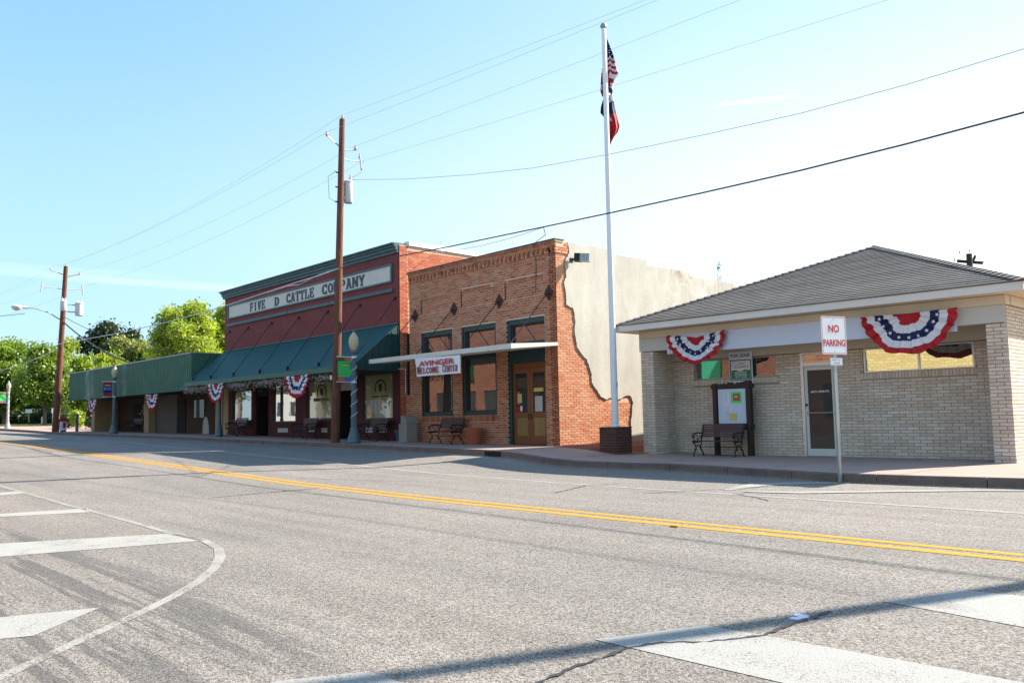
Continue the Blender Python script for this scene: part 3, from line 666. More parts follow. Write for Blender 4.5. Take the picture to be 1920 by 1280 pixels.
# solid core behind
mb=MB(); mb.box(BX0,BX1-.3,BY+.45,40,.0,6.2); S.put(mb,'core','interior')
mb=MB(); mb.box(BX0+.3,BX1-.3,BY+.3,BY+.45,5.0,7.0); S.put(mb,'parapet_back','old_mortar')
# windows in the two bays, door in the third
def window(h,zsplit):
    a,b,c,d=h; f=MB()
    y0=BY+.05;y1=BY+.18
    for (x0,x1,z0,z1) in((a,a+.12,c,d),(b-.12,b,c,d),(a+.12,b-.12,c,c+.14),(a+.12,b-.12,d-.16,d),(a+.12,b-.12,zsplit-.12,zsplit+.12)): f.box(x0,x1,y0,y1,z0,z1)
    fo=S.put(f,'window','frame_green')
    i=MB()
    for (x0,x1,z0,z1) in((a+.12,a+.17,c+.14,d-.16),(b-.17,b-.12,c+.14,d-.16)): i.box(x0,x1,y0+.05,y1+.02,z0,z1)
    i.box(a+.17,b-.17,y0+.05,y1+.02,d-.21,d-.16); i.box(a+.17,b-.17,y0+.05,y1+.02,c+.14,c+.17); S.put(i,'sash','rust',parent=fo)
    for (z0,z1) in((c+.17,zsplit-.12),(zsplit+.12,d-.21)):
        g=MB(); g.box(a+.17,b-.17,BY+.16,BY+.166,z0,z1); S.put(g,'pane','glass',parent=fo)
window(holes[0],3.78); window(holes[1],3.78)
a,b,c,d=holes[2]; c=.67; f=MB()
for (x0,x1,z0,z1) in((a,a+.14,c,d),(b-.06,b,c,d),(a+.14,b-.06,d-.16,d),(a+.14,b-.06,3.35,4.05)): f.box(x0,x1,BY+.05,BY+.2,z0,z1)
df=S.put(f,'door_frame','frame_green')
i=MB(); i.box(a+.14,b-.06,BY+.1,BY+.22,4.58,4.64); i.box(a+.14,a+.2,BY+.1,BY+.22,4.05,4.58); S.put(i,'sash','rust',parent=df)
g=MB(); g.box(a+.2,b-.06,BY+.17,BY+.176,4.05,4.58); S.put(g,'transom_pane','glass',parent=df)
dx0=a+.14;dx1=b-.06;mid=(dx0+dx1)/2
i=MB(); i.box(dx0,dx1,BY+.12,BY+.19,3.2,3.348); S.put(i,'door_head','door_wood',parent=df)
for s,(x0,x1) in enumerate(((dx0,mid-.006),(mid+.006,dx1))):
    l=MB(); y0=BY+.13;y1=BY+.18
    for (p,q,z0,z1) in((x0,x0+.13,.7,3.19),(x1-.13,x1,.7,3.19),(x0+.13,x1-.13,3.02,3.19),(x0+.13,x1-.13,.7,.98),(x0+.13,x1-.13,1.56,1.74)): l.box(p,q,y0,y1,z0,z1)
    leaf=S.put(l,'door','door_wood')
    g=MB(); g.box(x0+.13,x1-.13,BY+.15,BY+.156,1.74,3.02); S.put(g,'pane','glass_dark',parent=leaf)
    g=MB(); g.box(x0+.13,x1-.13,BY+.15,BY+.165,.98,1.56); g.box(x0+.2,x1-.2,BY+.142,BY+.15,1.05,1.49); S.put(g,'panel','door_panel',parent=leaf)
    g=MB(); g.tube([(mid+(-.07 if s==0 else .07),BY+.10,1.5),(mid+(-.07 if s==0 else .07),BY+.085,1.6),(mid+(-.07 if s==0 else .07),BY+.10,1.7)],.014,6); S.put(g,'handle','black_iron',parent=leaf)
    # posters inside the glass
    pos=[((.16,.30,2.0,2.42),'paper_red'),((.32,.42,1.78,1.95),'paper_white'),((.16,.45,1.76,1.93),'banner_red'),((.2,.4,2.05,2.35),'paper_yellow')] if s==0 else [((.16,.6,2.40,2.52),'paper_yellow'),((.2,.55,1.76,2.25),'vent_white')]
    for (p,q,z0,z1),mm in pos:
        if x0+q<x1-.13: g=MB(); k=rnd.uniform(0,.003); g.box(x0+p,x0+q,BY+.144-k,BY+.147-k,z0,z1); S.put(g,'poster',mm,parent=leaf)
# flat metal canopy hung from rods
cn=[on_x(960,0,0)]
mb=MB(); yf=17.08; zf0,zf1=3.63,3.78
CL=-26.85
lo=[(CL,yf,zf0),(BX1+.04,yf,zf0),(BX1+.04,BY-.012,3.80),(CL,BY-.012,3.80)]; hi=[(CL,yf,zf1),(BX1+.04,yf,zf1),(BX1+.04,BY-.012,3.90),(CL,BY-.012,3.90)]
mb.hexa(lo,hi); can=S.put(mb,'canopy','white_metal')
for k in range(27):
    x=CL+.15+k*.29; g=MB(); g.box(x,x+.03,yf+.05,BY-.05,3.60,3.64); 
    g=MB(); g.hexa([(x,yf+.04,3.61),(x+.03,yf+.04,3.61),(x+.03,BY-.02,3.775),(x,BY-.02,3.775)],[(x,yf+.04,3.628),(x+.03,yf+.04,3.628),(x+.03,BY-.02,3.795),(x,BY-.02,3.795)]); S.put(g,'rib','white_metal',parent=can)
for x in(-26.7,-24.3,-21.81,-19.41):
    g=MB(); g.prism([(x,BY-.012,5.74),(x-.20,BY-.012,5.5),(x,BY-.012,5.26),(x+.20,BY-.012,5.5)],(0,-1,0),.035); an=S.put(g,'anchor_plate','rust')
    g=MB(); g.tube([(x,BY-.05,5.5),(x,BY-.16,5.42)],.05,8); S.put(g,'bolt','rust',parent=an)
    g=MB(); xe=x-.35 if x<-26 else x-.1; xe=x
    g.tube([(x,BY-.14,5.44),(xe,17.35,3.80)],.016,6); S.put(g,'rod','black_iron')
# dark side return of the pier and the set-back infill between buildings
inf=thing('infill_wall','narrow dark brick infill wall between the red painted front and the orange brick front','wall',(-27.44,19.35,.66))
SI=Sub(inf); mb=MB(); mb.box(-27.74,-27.11,19.30,19.9,.3,2.5); SI.put(mb,'wall_core','old_mortar')
P=Pieces(inf,'brick','old_brick','brick_field',100); brick_field(P,(-27.74+27.44,-.05,0),(1,0,0),(0,-1,0),0,.62,.02,1.84,.265,.079,.0175); P.flush()
mb=MB(); mb.box(-27.74,-27.11,19.4,19.9,2.5,4.9); SI.put(mb,'dark_recess','interior')
mb=MB(); mb.tube([(-27.62,18.9,3.52),(-27.15,18.9,3.50),(-27.15,18.9,2.55)],.02,6); tag(mb.build('bracket_pipe','white_metal'),'white bent pipe hanging between the awning end and the orange brick front','pipe')
# floodlight on the stucco
fl=thing('floodlight','grey box floodlight fixed high on the plastered side wall','floodlight',(BX1+.04,19.76,6.55)); F=Sub(fl)
c=Vector((BX1+.04,19.76,6.58)); mb=MB(); mb.tube([c,c+Vector((.18,0,.02))],.03,8); mb.box(c.x-.0,c.x+.02,c.y-.07,c.y+.07,c.z-.07,c.z+.07); F.put(mb,'arm','black_iron')
def obox(mb,c,ax,ay,az,sx,sy,sz):
    c=Vector(c);ax=Vector(ax).normalized();ay=Vector(ay).normalized();az=Vector(az).normalized()
    q=lambda i,k,l:c+ax*i*sx/2+ay*k*sy/2+az*l*sz/2
    mb.hexa([q(-1,-1,-1),q(1,-1,-1),q(1,1,-1),q(-1,1,-1)],[q(-1,-1,1),q(1,-1,1),q(1,1,1),q(-1,1,1)])
mb=MB(); ax=Vector((.80,.55,-.08)).normalized(); ay=Vector((-.55,.80,0)); az=ax.cross(ay)
obox(mb,c+Vector((.25,.03,.04)),ax,ay,az,.2,.26,.26); F.put(mb,'housing','black_iron')
mb=MB(); obox(mb,c+Vector((.25,.03,.04))+ax*.24,ax,ay,az,.3,.32,.24); F.put(mb,'lamp_box','steel')
# ================================================================ RED PAINTED STORE (cattle company)
CX0,CX1=-44.03,-27.75; CT=8.49
cb=thing('red_storefront','long dark red shop front with teal cornice, lettered sign band and sloping teal awning','building',(CX1,BY,.7)); S=Sub(cb); O3=Vector(cb.location)
wins=[(-43.0,-40.78,1.64,3.3),(-38.44,-36.2,1.54,3.4),(-35.15,-32.94,1.6,3.35),(-30.46,-28.27,1.58,3.45)]
drs=[(-40.5,-38.9,.6,3.4),(-32.5,-31.0,.6,3.4)]
mb=MB(); wall_sheet(mb,(0,BY,0),(1,0,0),(0,-1,0),CX0,CX1,.3,8.1,[w+(.14,) for w in wins]+[d+(.14,) for d in drs]); S.put(mb,'front_wall','red_paint')
for a,b,c,d in drs:
    mb=MB(); mb.box(a-.05,a,BY+.141,BY+1.3,c,d); mb.box(b,b+.05,BY+.141,BY+1.3,c,d); mb.box(a,b,BY+.141,BY+1.3,d-.03,d); S.put(mb,'door_recess','interior')
mb=MB(); mb.box(CX0,CX1-.32,BY+1.4,38,.3,7.9); mb.box(CX0,CX1-.32,BY+.2,BY+1.4,3.5,7.9); S.put(mb,'core','interior')
mb=MB(); mb.box(CX0,CX0+.3,BY+.01,38,.3,8.3); S.put(mb,'left_wall','red_paint')
for (x0,x1,z0,z1,pr) in((CX0-.06,CX1-.02,8.10,8.22,.10),(CX0-.08,CX1-.02,8.22,8.34,.16),(CX0-.1,CX1-.02,8.34,8.43,.22),(CX0-.14,CX1-.02,8.43,8.49,.30)):
    mb=MB(); mb.box(x0,x1,BY-pr,BY+.3,z0,z1); S.put(mb,'cornice_moulding','teal_trim')
for (x0,x1,z0,z1) in((-43.55,-28.2,7.66,7.74),(-43.55,-28.2,6.98,7.05),(-43.55,-43.45,7.05,7.66),(-28.3,-28.2,7.05,7.66)):
    mb=MB(); mb.box(x0,x1,BY-.07,BY-.001,z0,z1); S.put(mb,'sign_frame','teal_trim')
for (x0,x1) in((-43.45,-36.0),(-35.97,-28.3)):
    mb=MB(); mb.box(x0,x1,BY-.03,BY-.001,7.05,7.66); S.put(mb,'sign_panel','sign_white')
for (x0,x1) in((-43.6,-36.9),(-36.86,-28.15)):
    mb=MB(); mb.box(x0,x1,BY-.09,BY-.001,6.60,6.74); S.put(mb,'ledge','teal_trim')
def word(s,x0,x1,z0,z1,thing_,y=BY-.03,matn='letter_grey',gap=.05,nrm=(0,-1,0),u=(1,0,0),th=.02):
    n=len(s); w=(x1-x0)/(n*(1+gap)-gap)
    for i,ch in enumerate(s):
        if ch==' ': continue
        mb=MB(); slab_letter(mb,ch,(x0+i*w*(1+gap),y,z0),u,(0,0,1),w,z1-z0,nrm,th); Sub(thing_).put(mb,'letter',matn)
word('FIVE',-40.95,-39.25,7.12,7.56,cb); word('D',-38.28,-37.75,7.12,7.54,cb); word('CATTLE',-37.05-.0,-34.42,7.12,7.56,cb)
word('COMPANY',-33.72,-30.2,7.12,7.57,cb)
# brick end return and side wall seen above the neighbour
mb=MB(); mb.prism([(CX1,y,z) for y,z in((BY+.001,.6),(BY+.001,8.42),(19.5,8.42),(19.5,8.40),(24,8.33),(38,8.1),(38,.6))],(-1,0,0),.3); S.put(mb,'side_wall','old_mortar')
P=Pieces(cb,'side_brick','red_brick','side_brick_field',290)
brick_field(P,(0,0,0),(0,1,0),(1,0,0),0,.42,0,7.7,.265,.079,.0175)
brick_field(P,(0,0,0),(0,1,0),(1,0,0),.42,6.3,5.6,7.55,.265,.079,.0175); P.flush()
mb=MB(); mb.hexa([(CX1-.3,19.5,8.42),(CX1+.06,19.5,8.42),(CX1+.06,38,8.12),(CX1-.3,38,8.12)],[(CX1-.3,19.5,8.60),(CX1+.06,19.5,8.60),(CX1+.06,38,8.30),(CX1-.3,38,8.30)]); S.put(mb,'roof_flashing','roof_cap')
# lower part of the shop front, the awning's shade put into its red
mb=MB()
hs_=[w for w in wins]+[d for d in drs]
wall_sheet(mb,(0,BY,0),(1,0,0),(0,-1,0),CX0+.02,CX1-.02,.3,3.5,[w+(.006,) for w in hs_],back=.006); S.put(mb,'lower_wall_shade','red_shaded')
# shop windows
for i,(a,b,c,d) in enumerate(wins):
    f=MB()
    for (x0,x1,z0,z1) in((a,a+.07,c,d),(b-.07,b,c,d),(a+.07,b-.07,c,c+.07),(a+.07,b-.07,d-.08,d)): f.box(x0,x1,BY+.03,BY+.11,z0,z1)
    fo=S.put(f,'window','frame_green'); g=MB(); g.box(a+.07,b-.07,BY+.08,BY+.086,c+.07,d-.08); S.put(g,'pane','glass_shop' if i<2 else 'glass_film',parent=fo)
    if i>=2:   # painted shop emblem on the glass: ring, head shape and lettered ribbon
        cx=(a+b)/2+.1; y=BY+.076; g=MB()
        g.v=[];R0=.42
        for k in range(15):
            t0=R(205-k*15.3);t1=R(205-(k+1)*15.3)
            g.quad((cx+R0*math.cos(t0),y,2.85+R0*.85*math.sin(t0)),(cx+R0*math.cos(t1),y,2.85+R0*.85*math.sin(t1)),(cx+(R0-.09)*math.cos(t1),y,2.85+(R0-.09)*.85*math.sin(t1)),(cx+(R0-.09)*math.cos(t0),y,2.85+(R0-.09)*.85*math.sin(t0)))
        g.prism([(cx+.16*math.cos(t)*(1.3 if math.sin(t)>.5 else .8),y-.001,2.86+.17*math.sin(t)) for t in np.linspace(0,2*math.pi,12,False)],(0,-1,0),.001)
        S.put(g,'window_emblem','brown_wall',parent=fo)
        g=MB(); g.box(cx-.72,cx+.72,y-.002,y,2.44,2.60); S.put(g,'emblem_ribbon','tan_ribbon',parent=fo)
        g=MB(); [g.box(cx-.64+q*.115,cx-.64+q*.115+.085,y-.005,y-.003,2.48,2.565) for q in range(11) if q not in(5,)]; S.put(g,'emblem_lettering','brown_wall',parent=fo)
    if i==3:
        for (x0,x1,z0,z1) in((a+.45,a+.68,2.0,2.4),(a+.72,a+.96,1.96,2.4),(a+1.0,a+1.24,1.94,2.4),(a+.02,a+.24,2.25,2.38)): g=MB(); g.box(x0,x1,BY+.068,BY+.072,z0,z1); S.put(g,'paper_notice','vent_white',parent=fo)
for (a,b,c,d) in drs:
    g=MB(); g.box(a,b,BY+1.25,BY+1.3,.5,3.4); dd=S.put(g,'recessed_door','interior')
    g=MB(); g.box(a+.1,b-.1,BY+1.235,BY+1.241,1.4,2.75); S.put(g,'pane','glass_dark',parent=dd)
    g=MB(); g.box(a,b,BY+.12,BY+.2,2.85,3.4); S.put(g,'transom','vent_white' if a>-35 else 'interior')
for x0,x1 in((-37.9,-36.9),(-34.9,-34.4),(-33.8,-33.3),(-30.2,-29.7),(-29.2,-28.7)):
    g=MB(); g.box(x0,x1,BY-.02,BY-.001,1.08,1.28); S.put(g,'vent','vent_white')
for x0,x1 in((-44.0,-43.4),): g=MB(); g.box(x0,x1,BY-.05,BY-.001,.6,3.4); S.put(g,'pier','tan_brick')
# awning: sloping standing panels, front lip, closed end
AYF=17.0; AZF=3.62; AZT=5.30; AX0,AX1=-44.1,-27.8
aw=S
npn=21; wpn=(AX1-AX0)/npn
for k in range(npn):
    a=AX0+k*wpn; mb=MB(); prof=[]; nr=5
    for i in range(nr):
        x=a+wpn*i/nr; h=.022
        prof+=[(x,0),(x+wpn/nr*.62,0),(x+wpn/nr*.70,h),(x+wpn/nr*.92,h)]
    prof.append((a+wpn-.002,0))
    n=len(prof)
    for (x,h) in prof: mb.v.append((x,AYF,AZF+h))
    for (x,h) in prof: mb.v.append((x,BY-.01,AZT+h))
    for i in range(n-1): mb.f.append((i,i+1,n+i+1,n+i)); mb.r.append(0); mb.mi.append(0)
    S.put(mb,'awning_panel','awning_teal')
mb=MB(); mb.hexa([(AX0,AYF,AZF-.03),(AX1,AYF,AZF-.03),(AX1,BY-.012,AZT-.05),(AX0,BY-.012,AZT-.05)],[(AX0,AYF,AZF-.008),(AX1,AYF,AZF-.008),(AX1,BY-.012,AZT-.02),(AX0,BY-.012,AZT-.02)]); S.put(mb,'awning_deck','interior')
mb=MB(); mb.box(AX0,AX1,AYF-.03,AYF,AZF-.17,AZF+.03); S.put(mb,'awning_lip','green_metal')
mb=MB(); mb.box(AX0,AX1,BY-.06,BY-.002,AZT,AZT+.05); S.put(mb,'awning_flashing','teal_trim')
for x,s in((AX1,1),(AX0,-1)):
    mb=MB(); mb.prism([(x,AYF,AZF-.17),(x,BY-.015,AZF-.17),(x,BY-.015,AZT),(x,AYF,AZF)],(s,0,0),.02); e=S.put(mb,'awning_end','awning_end')
    for k in range(7):
        y=AYF+.25+k*.29; zt=AZF+(AZT-AZF)*(y-AYF)/(BY-AYF)-.03; g=MB(); g.box(x+s*.02,x+s*.035,y,y+.02,AZF-.16,zt); S.put(g,'seam','frame_green',parent=e)
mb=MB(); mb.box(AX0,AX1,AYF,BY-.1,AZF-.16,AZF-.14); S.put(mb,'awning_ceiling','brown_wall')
for x in(-43.37,-41.18,-38.58,-35.87,-33.26,-30.64,-28.05):
    g=MB(); g.box(x-.06,x+.06,BY-.06,BY-.002,6.27,6.39); an=S.put(g,'anchor_plate','black_iron')
    g=MB(); g.tube([(x,BY-.05,6.32),(x,17.18,3.86)],.016,6); S.put(g,'rod','black_iron'); g=MB(); g.box(x-.03,x+.03,17.1,17.2,3.68,3.90); S.put(g,'rod_clamp','black_iron')
# awning posts
for px in(411,):
    q_=on_y(411,800,17.5); q=(float(q_[0]),17.5); po=MB(); po.lathe([(.17,0),(.19,.05),(.16,.12),(.14,.3),(.13,.5),(.10,.62),(.095,.8),(.08,.85),(.075,2.6)],(q[0],q[1],zs(q[0])),16); tag(po.build('awning_post','lamp_blue',smooth=True),'slim blue grey post with a thick base holding the left end of the teal awning','post')
# dried vine garland under the awning lip
mb=MB(); r=random.Random(3)
for k in range(2600):
    x=r.uniform(AX0-.3,AX1-.1); 
    if -40.9<x<-39.4 and r.random()<.35: continue
    dz=abs(r.gauss(0,.13)); y=17.15+r.gauss(0,.10); p=Vector((x,y,AZF-.20-dz*1.1)); d=Vector((r.uniform(-1,1),r.uniform(-1,1),r.uniform(-1.2,.5)))*.09; w=Vector((r.uniform(-1,1),r.uniform(-.3,.3),r.uniform(-1,1))).normalized()*.012
    mb.rn=r.random(); mb.quad(p-w,p+w,p+d+w,p+d-w); 
    if r.random()<.5: d2=Vector((r.uniform(-1,1),0,r.uniform(-1,1)))*.05; mb.quad(p+d-w,p+d+w,p+d+d2+w,p+d+d2-w)
tag(mb.build('vine_garland','garland'),'tangled dry vine garland hanging along the lip of the teal awning','garland')
# ================================================================ GREEN CANOPY BUILDING (left)
gb=thing('green_canopy_building','low dark fronted building under a tall corrugated green metal canopy board','building',(-44.3,19.1,.9)); S=Sub(gb)
GX0,GX1,GY=-66.3,-44.25,17.4; GZ0,GZ1=3.30,5.20
npn=24; wp=(GX1-GX0)/npn
for k in range(npn):
    a=GX0+k*wp; mb=MB(); prof=[]; nr=4
    for i in range(nr):
        x=a+wp*i/nr; d=.035; e=wp/nr; prof+=[(x,0),(x+e*.45,0),(x+e*.58,d),(x+e*.87,d)]
    prof.append((a+wp-.004,0)); n=len(prof)
    for z in(GZ0,GZ1):
        for (x,d) in prof: mb.v.append((x,GY-d,z))
    for i in range(n-1): mb.f.append((i,i+1,n+i+1,n+i)); mb.r.append(0); mb.mi.append(0)
    S.put(mb,'corrugated_panel','green_worn' if k in(4,5,12) else 'green_metal')
for x in(GX1,GX0):
    mb=MB(); mb.box(x-.02,x+.02,GY+.002,19.3,GZ0,GZ1); e=S.put(mb,'canopy_end','green_metal')
    for k in range(9): g=MB(); s=1 if x==GX1 else -1; g.box(x+s*.02,x+s*.045,GY+.1+k*.2,GY+.15+k*.2,GZ0,GZ1); S.put(g,'rib','green_metal',parent=e)
mb=MB(); mb.box(GX0-.03,GX1+.03,GY-.06,GY+.05,GZ1,GZ1+.06); mb.box(GX1-.06,GX1+.05,GY+.05,19.3,GZ1+.001,GZ1+.05); S.put(mb,'top_flashing','steel')
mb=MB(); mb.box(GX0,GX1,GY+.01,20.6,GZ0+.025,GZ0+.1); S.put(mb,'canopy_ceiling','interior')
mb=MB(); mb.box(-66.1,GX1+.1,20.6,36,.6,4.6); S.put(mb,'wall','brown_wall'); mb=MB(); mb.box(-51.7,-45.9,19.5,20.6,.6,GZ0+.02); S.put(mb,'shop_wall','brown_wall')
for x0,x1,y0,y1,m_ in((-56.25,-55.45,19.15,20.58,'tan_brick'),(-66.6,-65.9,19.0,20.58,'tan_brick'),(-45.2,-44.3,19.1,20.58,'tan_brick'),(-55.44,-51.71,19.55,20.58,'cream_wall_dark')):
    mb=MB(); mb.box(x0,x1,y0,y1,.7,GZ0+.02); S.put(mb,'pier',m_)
for (a,b,z0,z1,m_) in((-62.5,-61.3,.95,3.0,'interior'),(-49.0,-47.6,1.9,2.9,'glass_dark'),(-60.5,-58.0,1.8,2.9,'glass_dark'),(-51.6,-50.3,.95,3.0,'interior')):
    g=MB(); y=19.49 if b>-51.7 else 20.59; g.box(a,b,y-.03,y,z0,z1); S.put(g,'shopfront_opening',m_)
mb=MB()
for k in range(5):
    x=-61.2+k*.5; mb.tube([(x,20.5,2.3+.25*math.sin(k*1.9)),(x+.25,20.48,2.55-.2*math.cos(k)),(x+.4,20.5,2.2)],.03,5)
tag(mb.build('wall_ornament','vent_white'),'pale curly ornament hung on the dark wall under the green canopy','ornament')
# sliver of bright whitewash on the low wall
mb=MB(); mb.prism([(-47.4+.45*math.cos(t),19.49,.95+1.0*max(0,math.sin(t))**.8) for t in np.linspace(0,math.pi,9)],(0,-1,0),.01); S.put(mb,'peeling_plaster','stucco')
# ================================================================ WHITE BRICK OFFICE (right) - local frame, turned 2.5 degrees
WO=Vector((-16.54,20.02,.38)); wb=thing('cream_brick_office','single storey cream brick office with grey hip roof, recessed porch and glass door','building',WO,R(2.5))
def wput(mb,name,m_,parent=None,**k): return mb.build(name,m_,parent or wb,**k)
WV=1.2; WR=9.87
mb=MB()
wh=[(1.05,3.72,2.20,2.78,.16),(6.15,8.80,2.17,2.78,.16),(4.43,5.47,-.1,2.79,.12)]
wall_sheet(mb,(0,WV,0),(1,0,0),(0,-1,0),.30,9.45,-.3,2.79,wh); wput(mb,'back_wall','cream_mortar')
mb=MB(); mb.box(0.01,.30,.01,11,-.3,3.06); mb.box(.3,.44,.01,.6,-.3,3.06); wput(mb,'left_wall','cream_mortar')
mb=MB(); mb.box(9.46,WR-.01,.01,11,-.3,3.45); wput(mb,'right_wall','cream_mortar')
P=Pieces(wb,'brick','cream_brick','brick_field',290)
h4=[w[:4] for w in wh]; sold=[(1.0,3.78,2.03,2.19),(6.08,8.86,2.0,2.16)]
brick_field(P,(0,WV,0),(1,0,0),(0,-1,0),.31,9.44,0,2.78,.305,.0795,.0125,h4+sold)
for a,b,c,d in sold:
    n=int((b-a)/.078)
    for k in range(n): P.add((a+(k+.5)*(b-a)/n,WV+.037,(c+d)/2),(1,0,0),(0,-1,0),((b-a)/n-.0125,.09,d-c-.010))
brick_field(P,(0,0,0),(1,0,0),(0,-1,0),0,.45,-.02,3.05,.305,.0795,.0125)
brick_field(P,(.44,0,0),(0,1,0),(1,0,0),.03,.6,-.02,3.05,.305,.0795,.0125,proud=.01)
brick_field(P,(.30,0,0),(0,1,0),(1,0,0),.6,WV-.01,-.02,3.05,.305,.0795,.0125,proud=.01)
brick_field(P,(0,0,0),(1,0,0),(0,-1,0),9.45,WR,-.06,3.05,.305,.0795,.0125)
brick_field(P,(9.46,0,0),(0,1,0),(-1,0,0),.03,WV-.01,-.02,3.05,.305,.0795,.0125,proud=.01)
brick_field(P,(WR,0,0),(0,1,0),(1,0,0),0,6,-.06,3.44,.305,.0795,.0125)
P.flush()
mb=MB(); mb.box(.3,9.46,WV+.3,10.8,-.2,3.3); wput(mb,'core','interior')
# frieze, soffit, upper wall panel
for (x0,x1,y0,y1,z0,z1,n_,m_) in((-.03,9.86,-.03,.25,3.07,3.45,'beam_panel','grey_paint'),(-.02,WR+.02,-.045,.27,3.455,3.66,'frieze','cream_paint'),(.3,9.45,WV-.01,WV+.2,2.80,3.64,'upper_wall_panel','cream_paint'),(.3,9.45,.25,WV-.01,3.60,3.66,'porch_ceiling','cream_paint'),(WR-.25,WR+.04,.27,10.9,3.455,3.66,'frieze','cream_paint'),(-.06,.2,.27,10.9,3.07,3.66,'frieze','cream_paint')):
    mb=MB(); mb.box(x0,x1,y0,y1,z0,z1); wput(mb,n_,m_)
E0,E1,V0,V1=-.45,10.38,-.6,12.6; EZ=3.67
mb=MB(); mb.box(E0+.02,E1-.02,V0+.02,V1,EZ,EZ+.03); wput(mb,'soffit','cream_paint')
for k in range(34):
    pass
for (x0,x1,y0,y1) in((E0,E1,V0-.03,V0),(E1,E1+.03,V0-.03,V1),(E0-.03,E0,V0-.03,V1)):
    mb=MB(); mb.box(x0,x1,y0,y1,EZ-.01,EZ+.17); wput(mb,'eave_board','trim_white')
# hip roof: rows of shingles, each a stepped course
PKU,PKV,PKZ=5.05,4.95,6.07; V2=V1-(PKV-V0); RZ=EZ+.172
OV=.05
def lerp(a,b,t): return a+(b-a)*t
rows=34
for k in range(rows):
    t0,t1=k/rows,(k+1)/rows+.004
    for side in('f','r','l'):
        if side!='f' and k%1: continue
        if side=='f':
            A=lambda t:(lerp(E0-OV,PKU,t),lerp(V0-OV,PKV,t)); B=lambda t:(lerp(E1+OV,PKU,t),lerp(V0-OV,PKV,t))
        elif side=='r':
            A=lambda t:(lerp(E1+OV,PKU,t),lerp(V0-OV,PKV,t)); B=lambda t:(lerp(E1+OV,PKU,t),lerp(V1,V2,t))
        else:
            A=lambda t:(lerp(E0-OV,PKU,t),lerp(V1,V2,t)); B=lambda t:(lerp(E0-OV,PKU,t),lerp(V0-OV,PKV,t))
        z=lambda t:lerp(RZ,PKZ,t)
        a0,b0,a1,b1=A(t0),B(t0),A(min(1,t1)),B(min(1,t1)); h=.030
        j=rnd.uniform(-.002,.002); mb=MB()
        lo=[(a0[0],a0[1],z(t0)-.01),(b0[0],b0[1],z(t0)-.01),(b1[0],b1[1],z(t1)-.01),(a1[0],a1[1],z(t1)-.01)]
        hi=[(a0[0],a0[1],z(t0)+h+j),(b0[0],b0[1],z(t0)+h+j),(b1[0],b1[1],z(t1)+.003),(a1[0],a1[1],z(t1)+.003)]
        mb.hexa(lo,hi); wput(mb,'shingle_row','shingle')
for (ax,ay,az,bx,by,bz) in((E0-OV,V0-OV,RZ,PKU,PKV,PKZ),(E1+OV,V0-OV,RZ,PKU,PKV,PKZ),(PKU,PKV,PKZ,PKU,V2,PKZ)):
    a=Vector((ax,ay,az+.035));b=Vector((bx,by,bz+.035)); d=(b-a); n=int(d.length/.22); d.normalize(); s=d.cross(Vector((0,0,1))).normalized(); up=s.cross(d)
    for k in range(n):
        c=a+d*((k+.5)*(b-a).length/n); mb=MB(); w=.15; L_=.26
        p=[c-d*L_/2+up*.03,c+d*L_/2+up*.005]
        mb.add([p[0]-s*w-up*.05,p[0],p[0]+s*w-up*.05,p[1]-s*w-up*.05,p[1],p[1]+s*w-up*.05,p[0]-up*.04],[(0,1,4,3),(1,2,5,4),(0,6,1),(1,6,2)]); wput(mb,'ridge_cap','shingle')
# windows
for wi,(a,b,c,d,_) in enumerate(wh[:2]):
    f=MB(); y=WV+.03
    for (x0,x1,z0,z1) in((a,a+.05,c,d),(b-.05,b,c,d),(a+.05,b-.05,c,c+.035),(a+.05,b-.05,d-.035,d)): f.box(x0,x1,y,y+.07,z0,z1)
    mx=(a+b)/2+(.05 if wi else 0); f.box(mx-.025,mx+.025,y,y+.07,c+.035,d-.035); fo=wput(f,'window','aluminium' if wi else 'steel')
    for (x0,x1) in((a+.05,mx-.025),(mx+.025,b-.05)): g=MB(); g.box(x0,x1,y+.03,y+.036,c+.035,d-.035); wput(g,'pane','glass_bright' if wi else 'glass',fo)
a,b,c,d=4.43,5.47,.02,2.79; f=MB(); y=WV-.01
for (x0,x1,z0,z1) in((a,a+.09,c,d),(b-.09,b,c,d),(a+.09,b-.09,d-.06,d),(a+.09,b-.09,2.42,2.52)): f.box(x0,x1,y,y+.12,z0,z1)
fo=wput(f,'door_frame','aluminium'); g=MB(); g.box(a+.09,b-.09,y+.05,y+.056,2.52,d-.06); wput(g,'transom_pane','glass_bright',fo)
f=MB()
for (x0,x1,z0,z1) in((a+.10,a+.18,.03,2.41),(b-.18,b-.10,.03,2.41),(a+.18,b-.18,2.31,2.41),(a+.18,b-.18,.03,.22)): f.box(x0,x1,y+.02,y+.08,z0,z1)
dr=wput(f,'door','white_metal'); g=MB(); g.box(a+.18,b-.18,y+.045,y+.051,.22,2.31); wput(g,'pane','glass_dark',dr)
g=MB(); g.tube([(a+.10,y-.02,1.17),(b-.12,y-.02,1.17)],.013,6); g.box(a+.11,a+.15,y-.02,y+.02,1.1,1.24); g.box(b-.15,b-.11,y-.02,y+.02,1.14,1.2); wput(g,'push_bar','aluminium',dr)
g=MB(); g.box(a+.12,a+.16,y-.012,y+.02,1.35,1.42); wput(g,'lock','black_iron',dr)
g=MB(); text_mb(g,'#4 N. MAIN ST.',((a+b)/2,y+.043,1.70),(1,0,0),(0,0,1),.065,.52,center=True,bold=.02); wput(g,'address_lettering','plastic_white',dr)
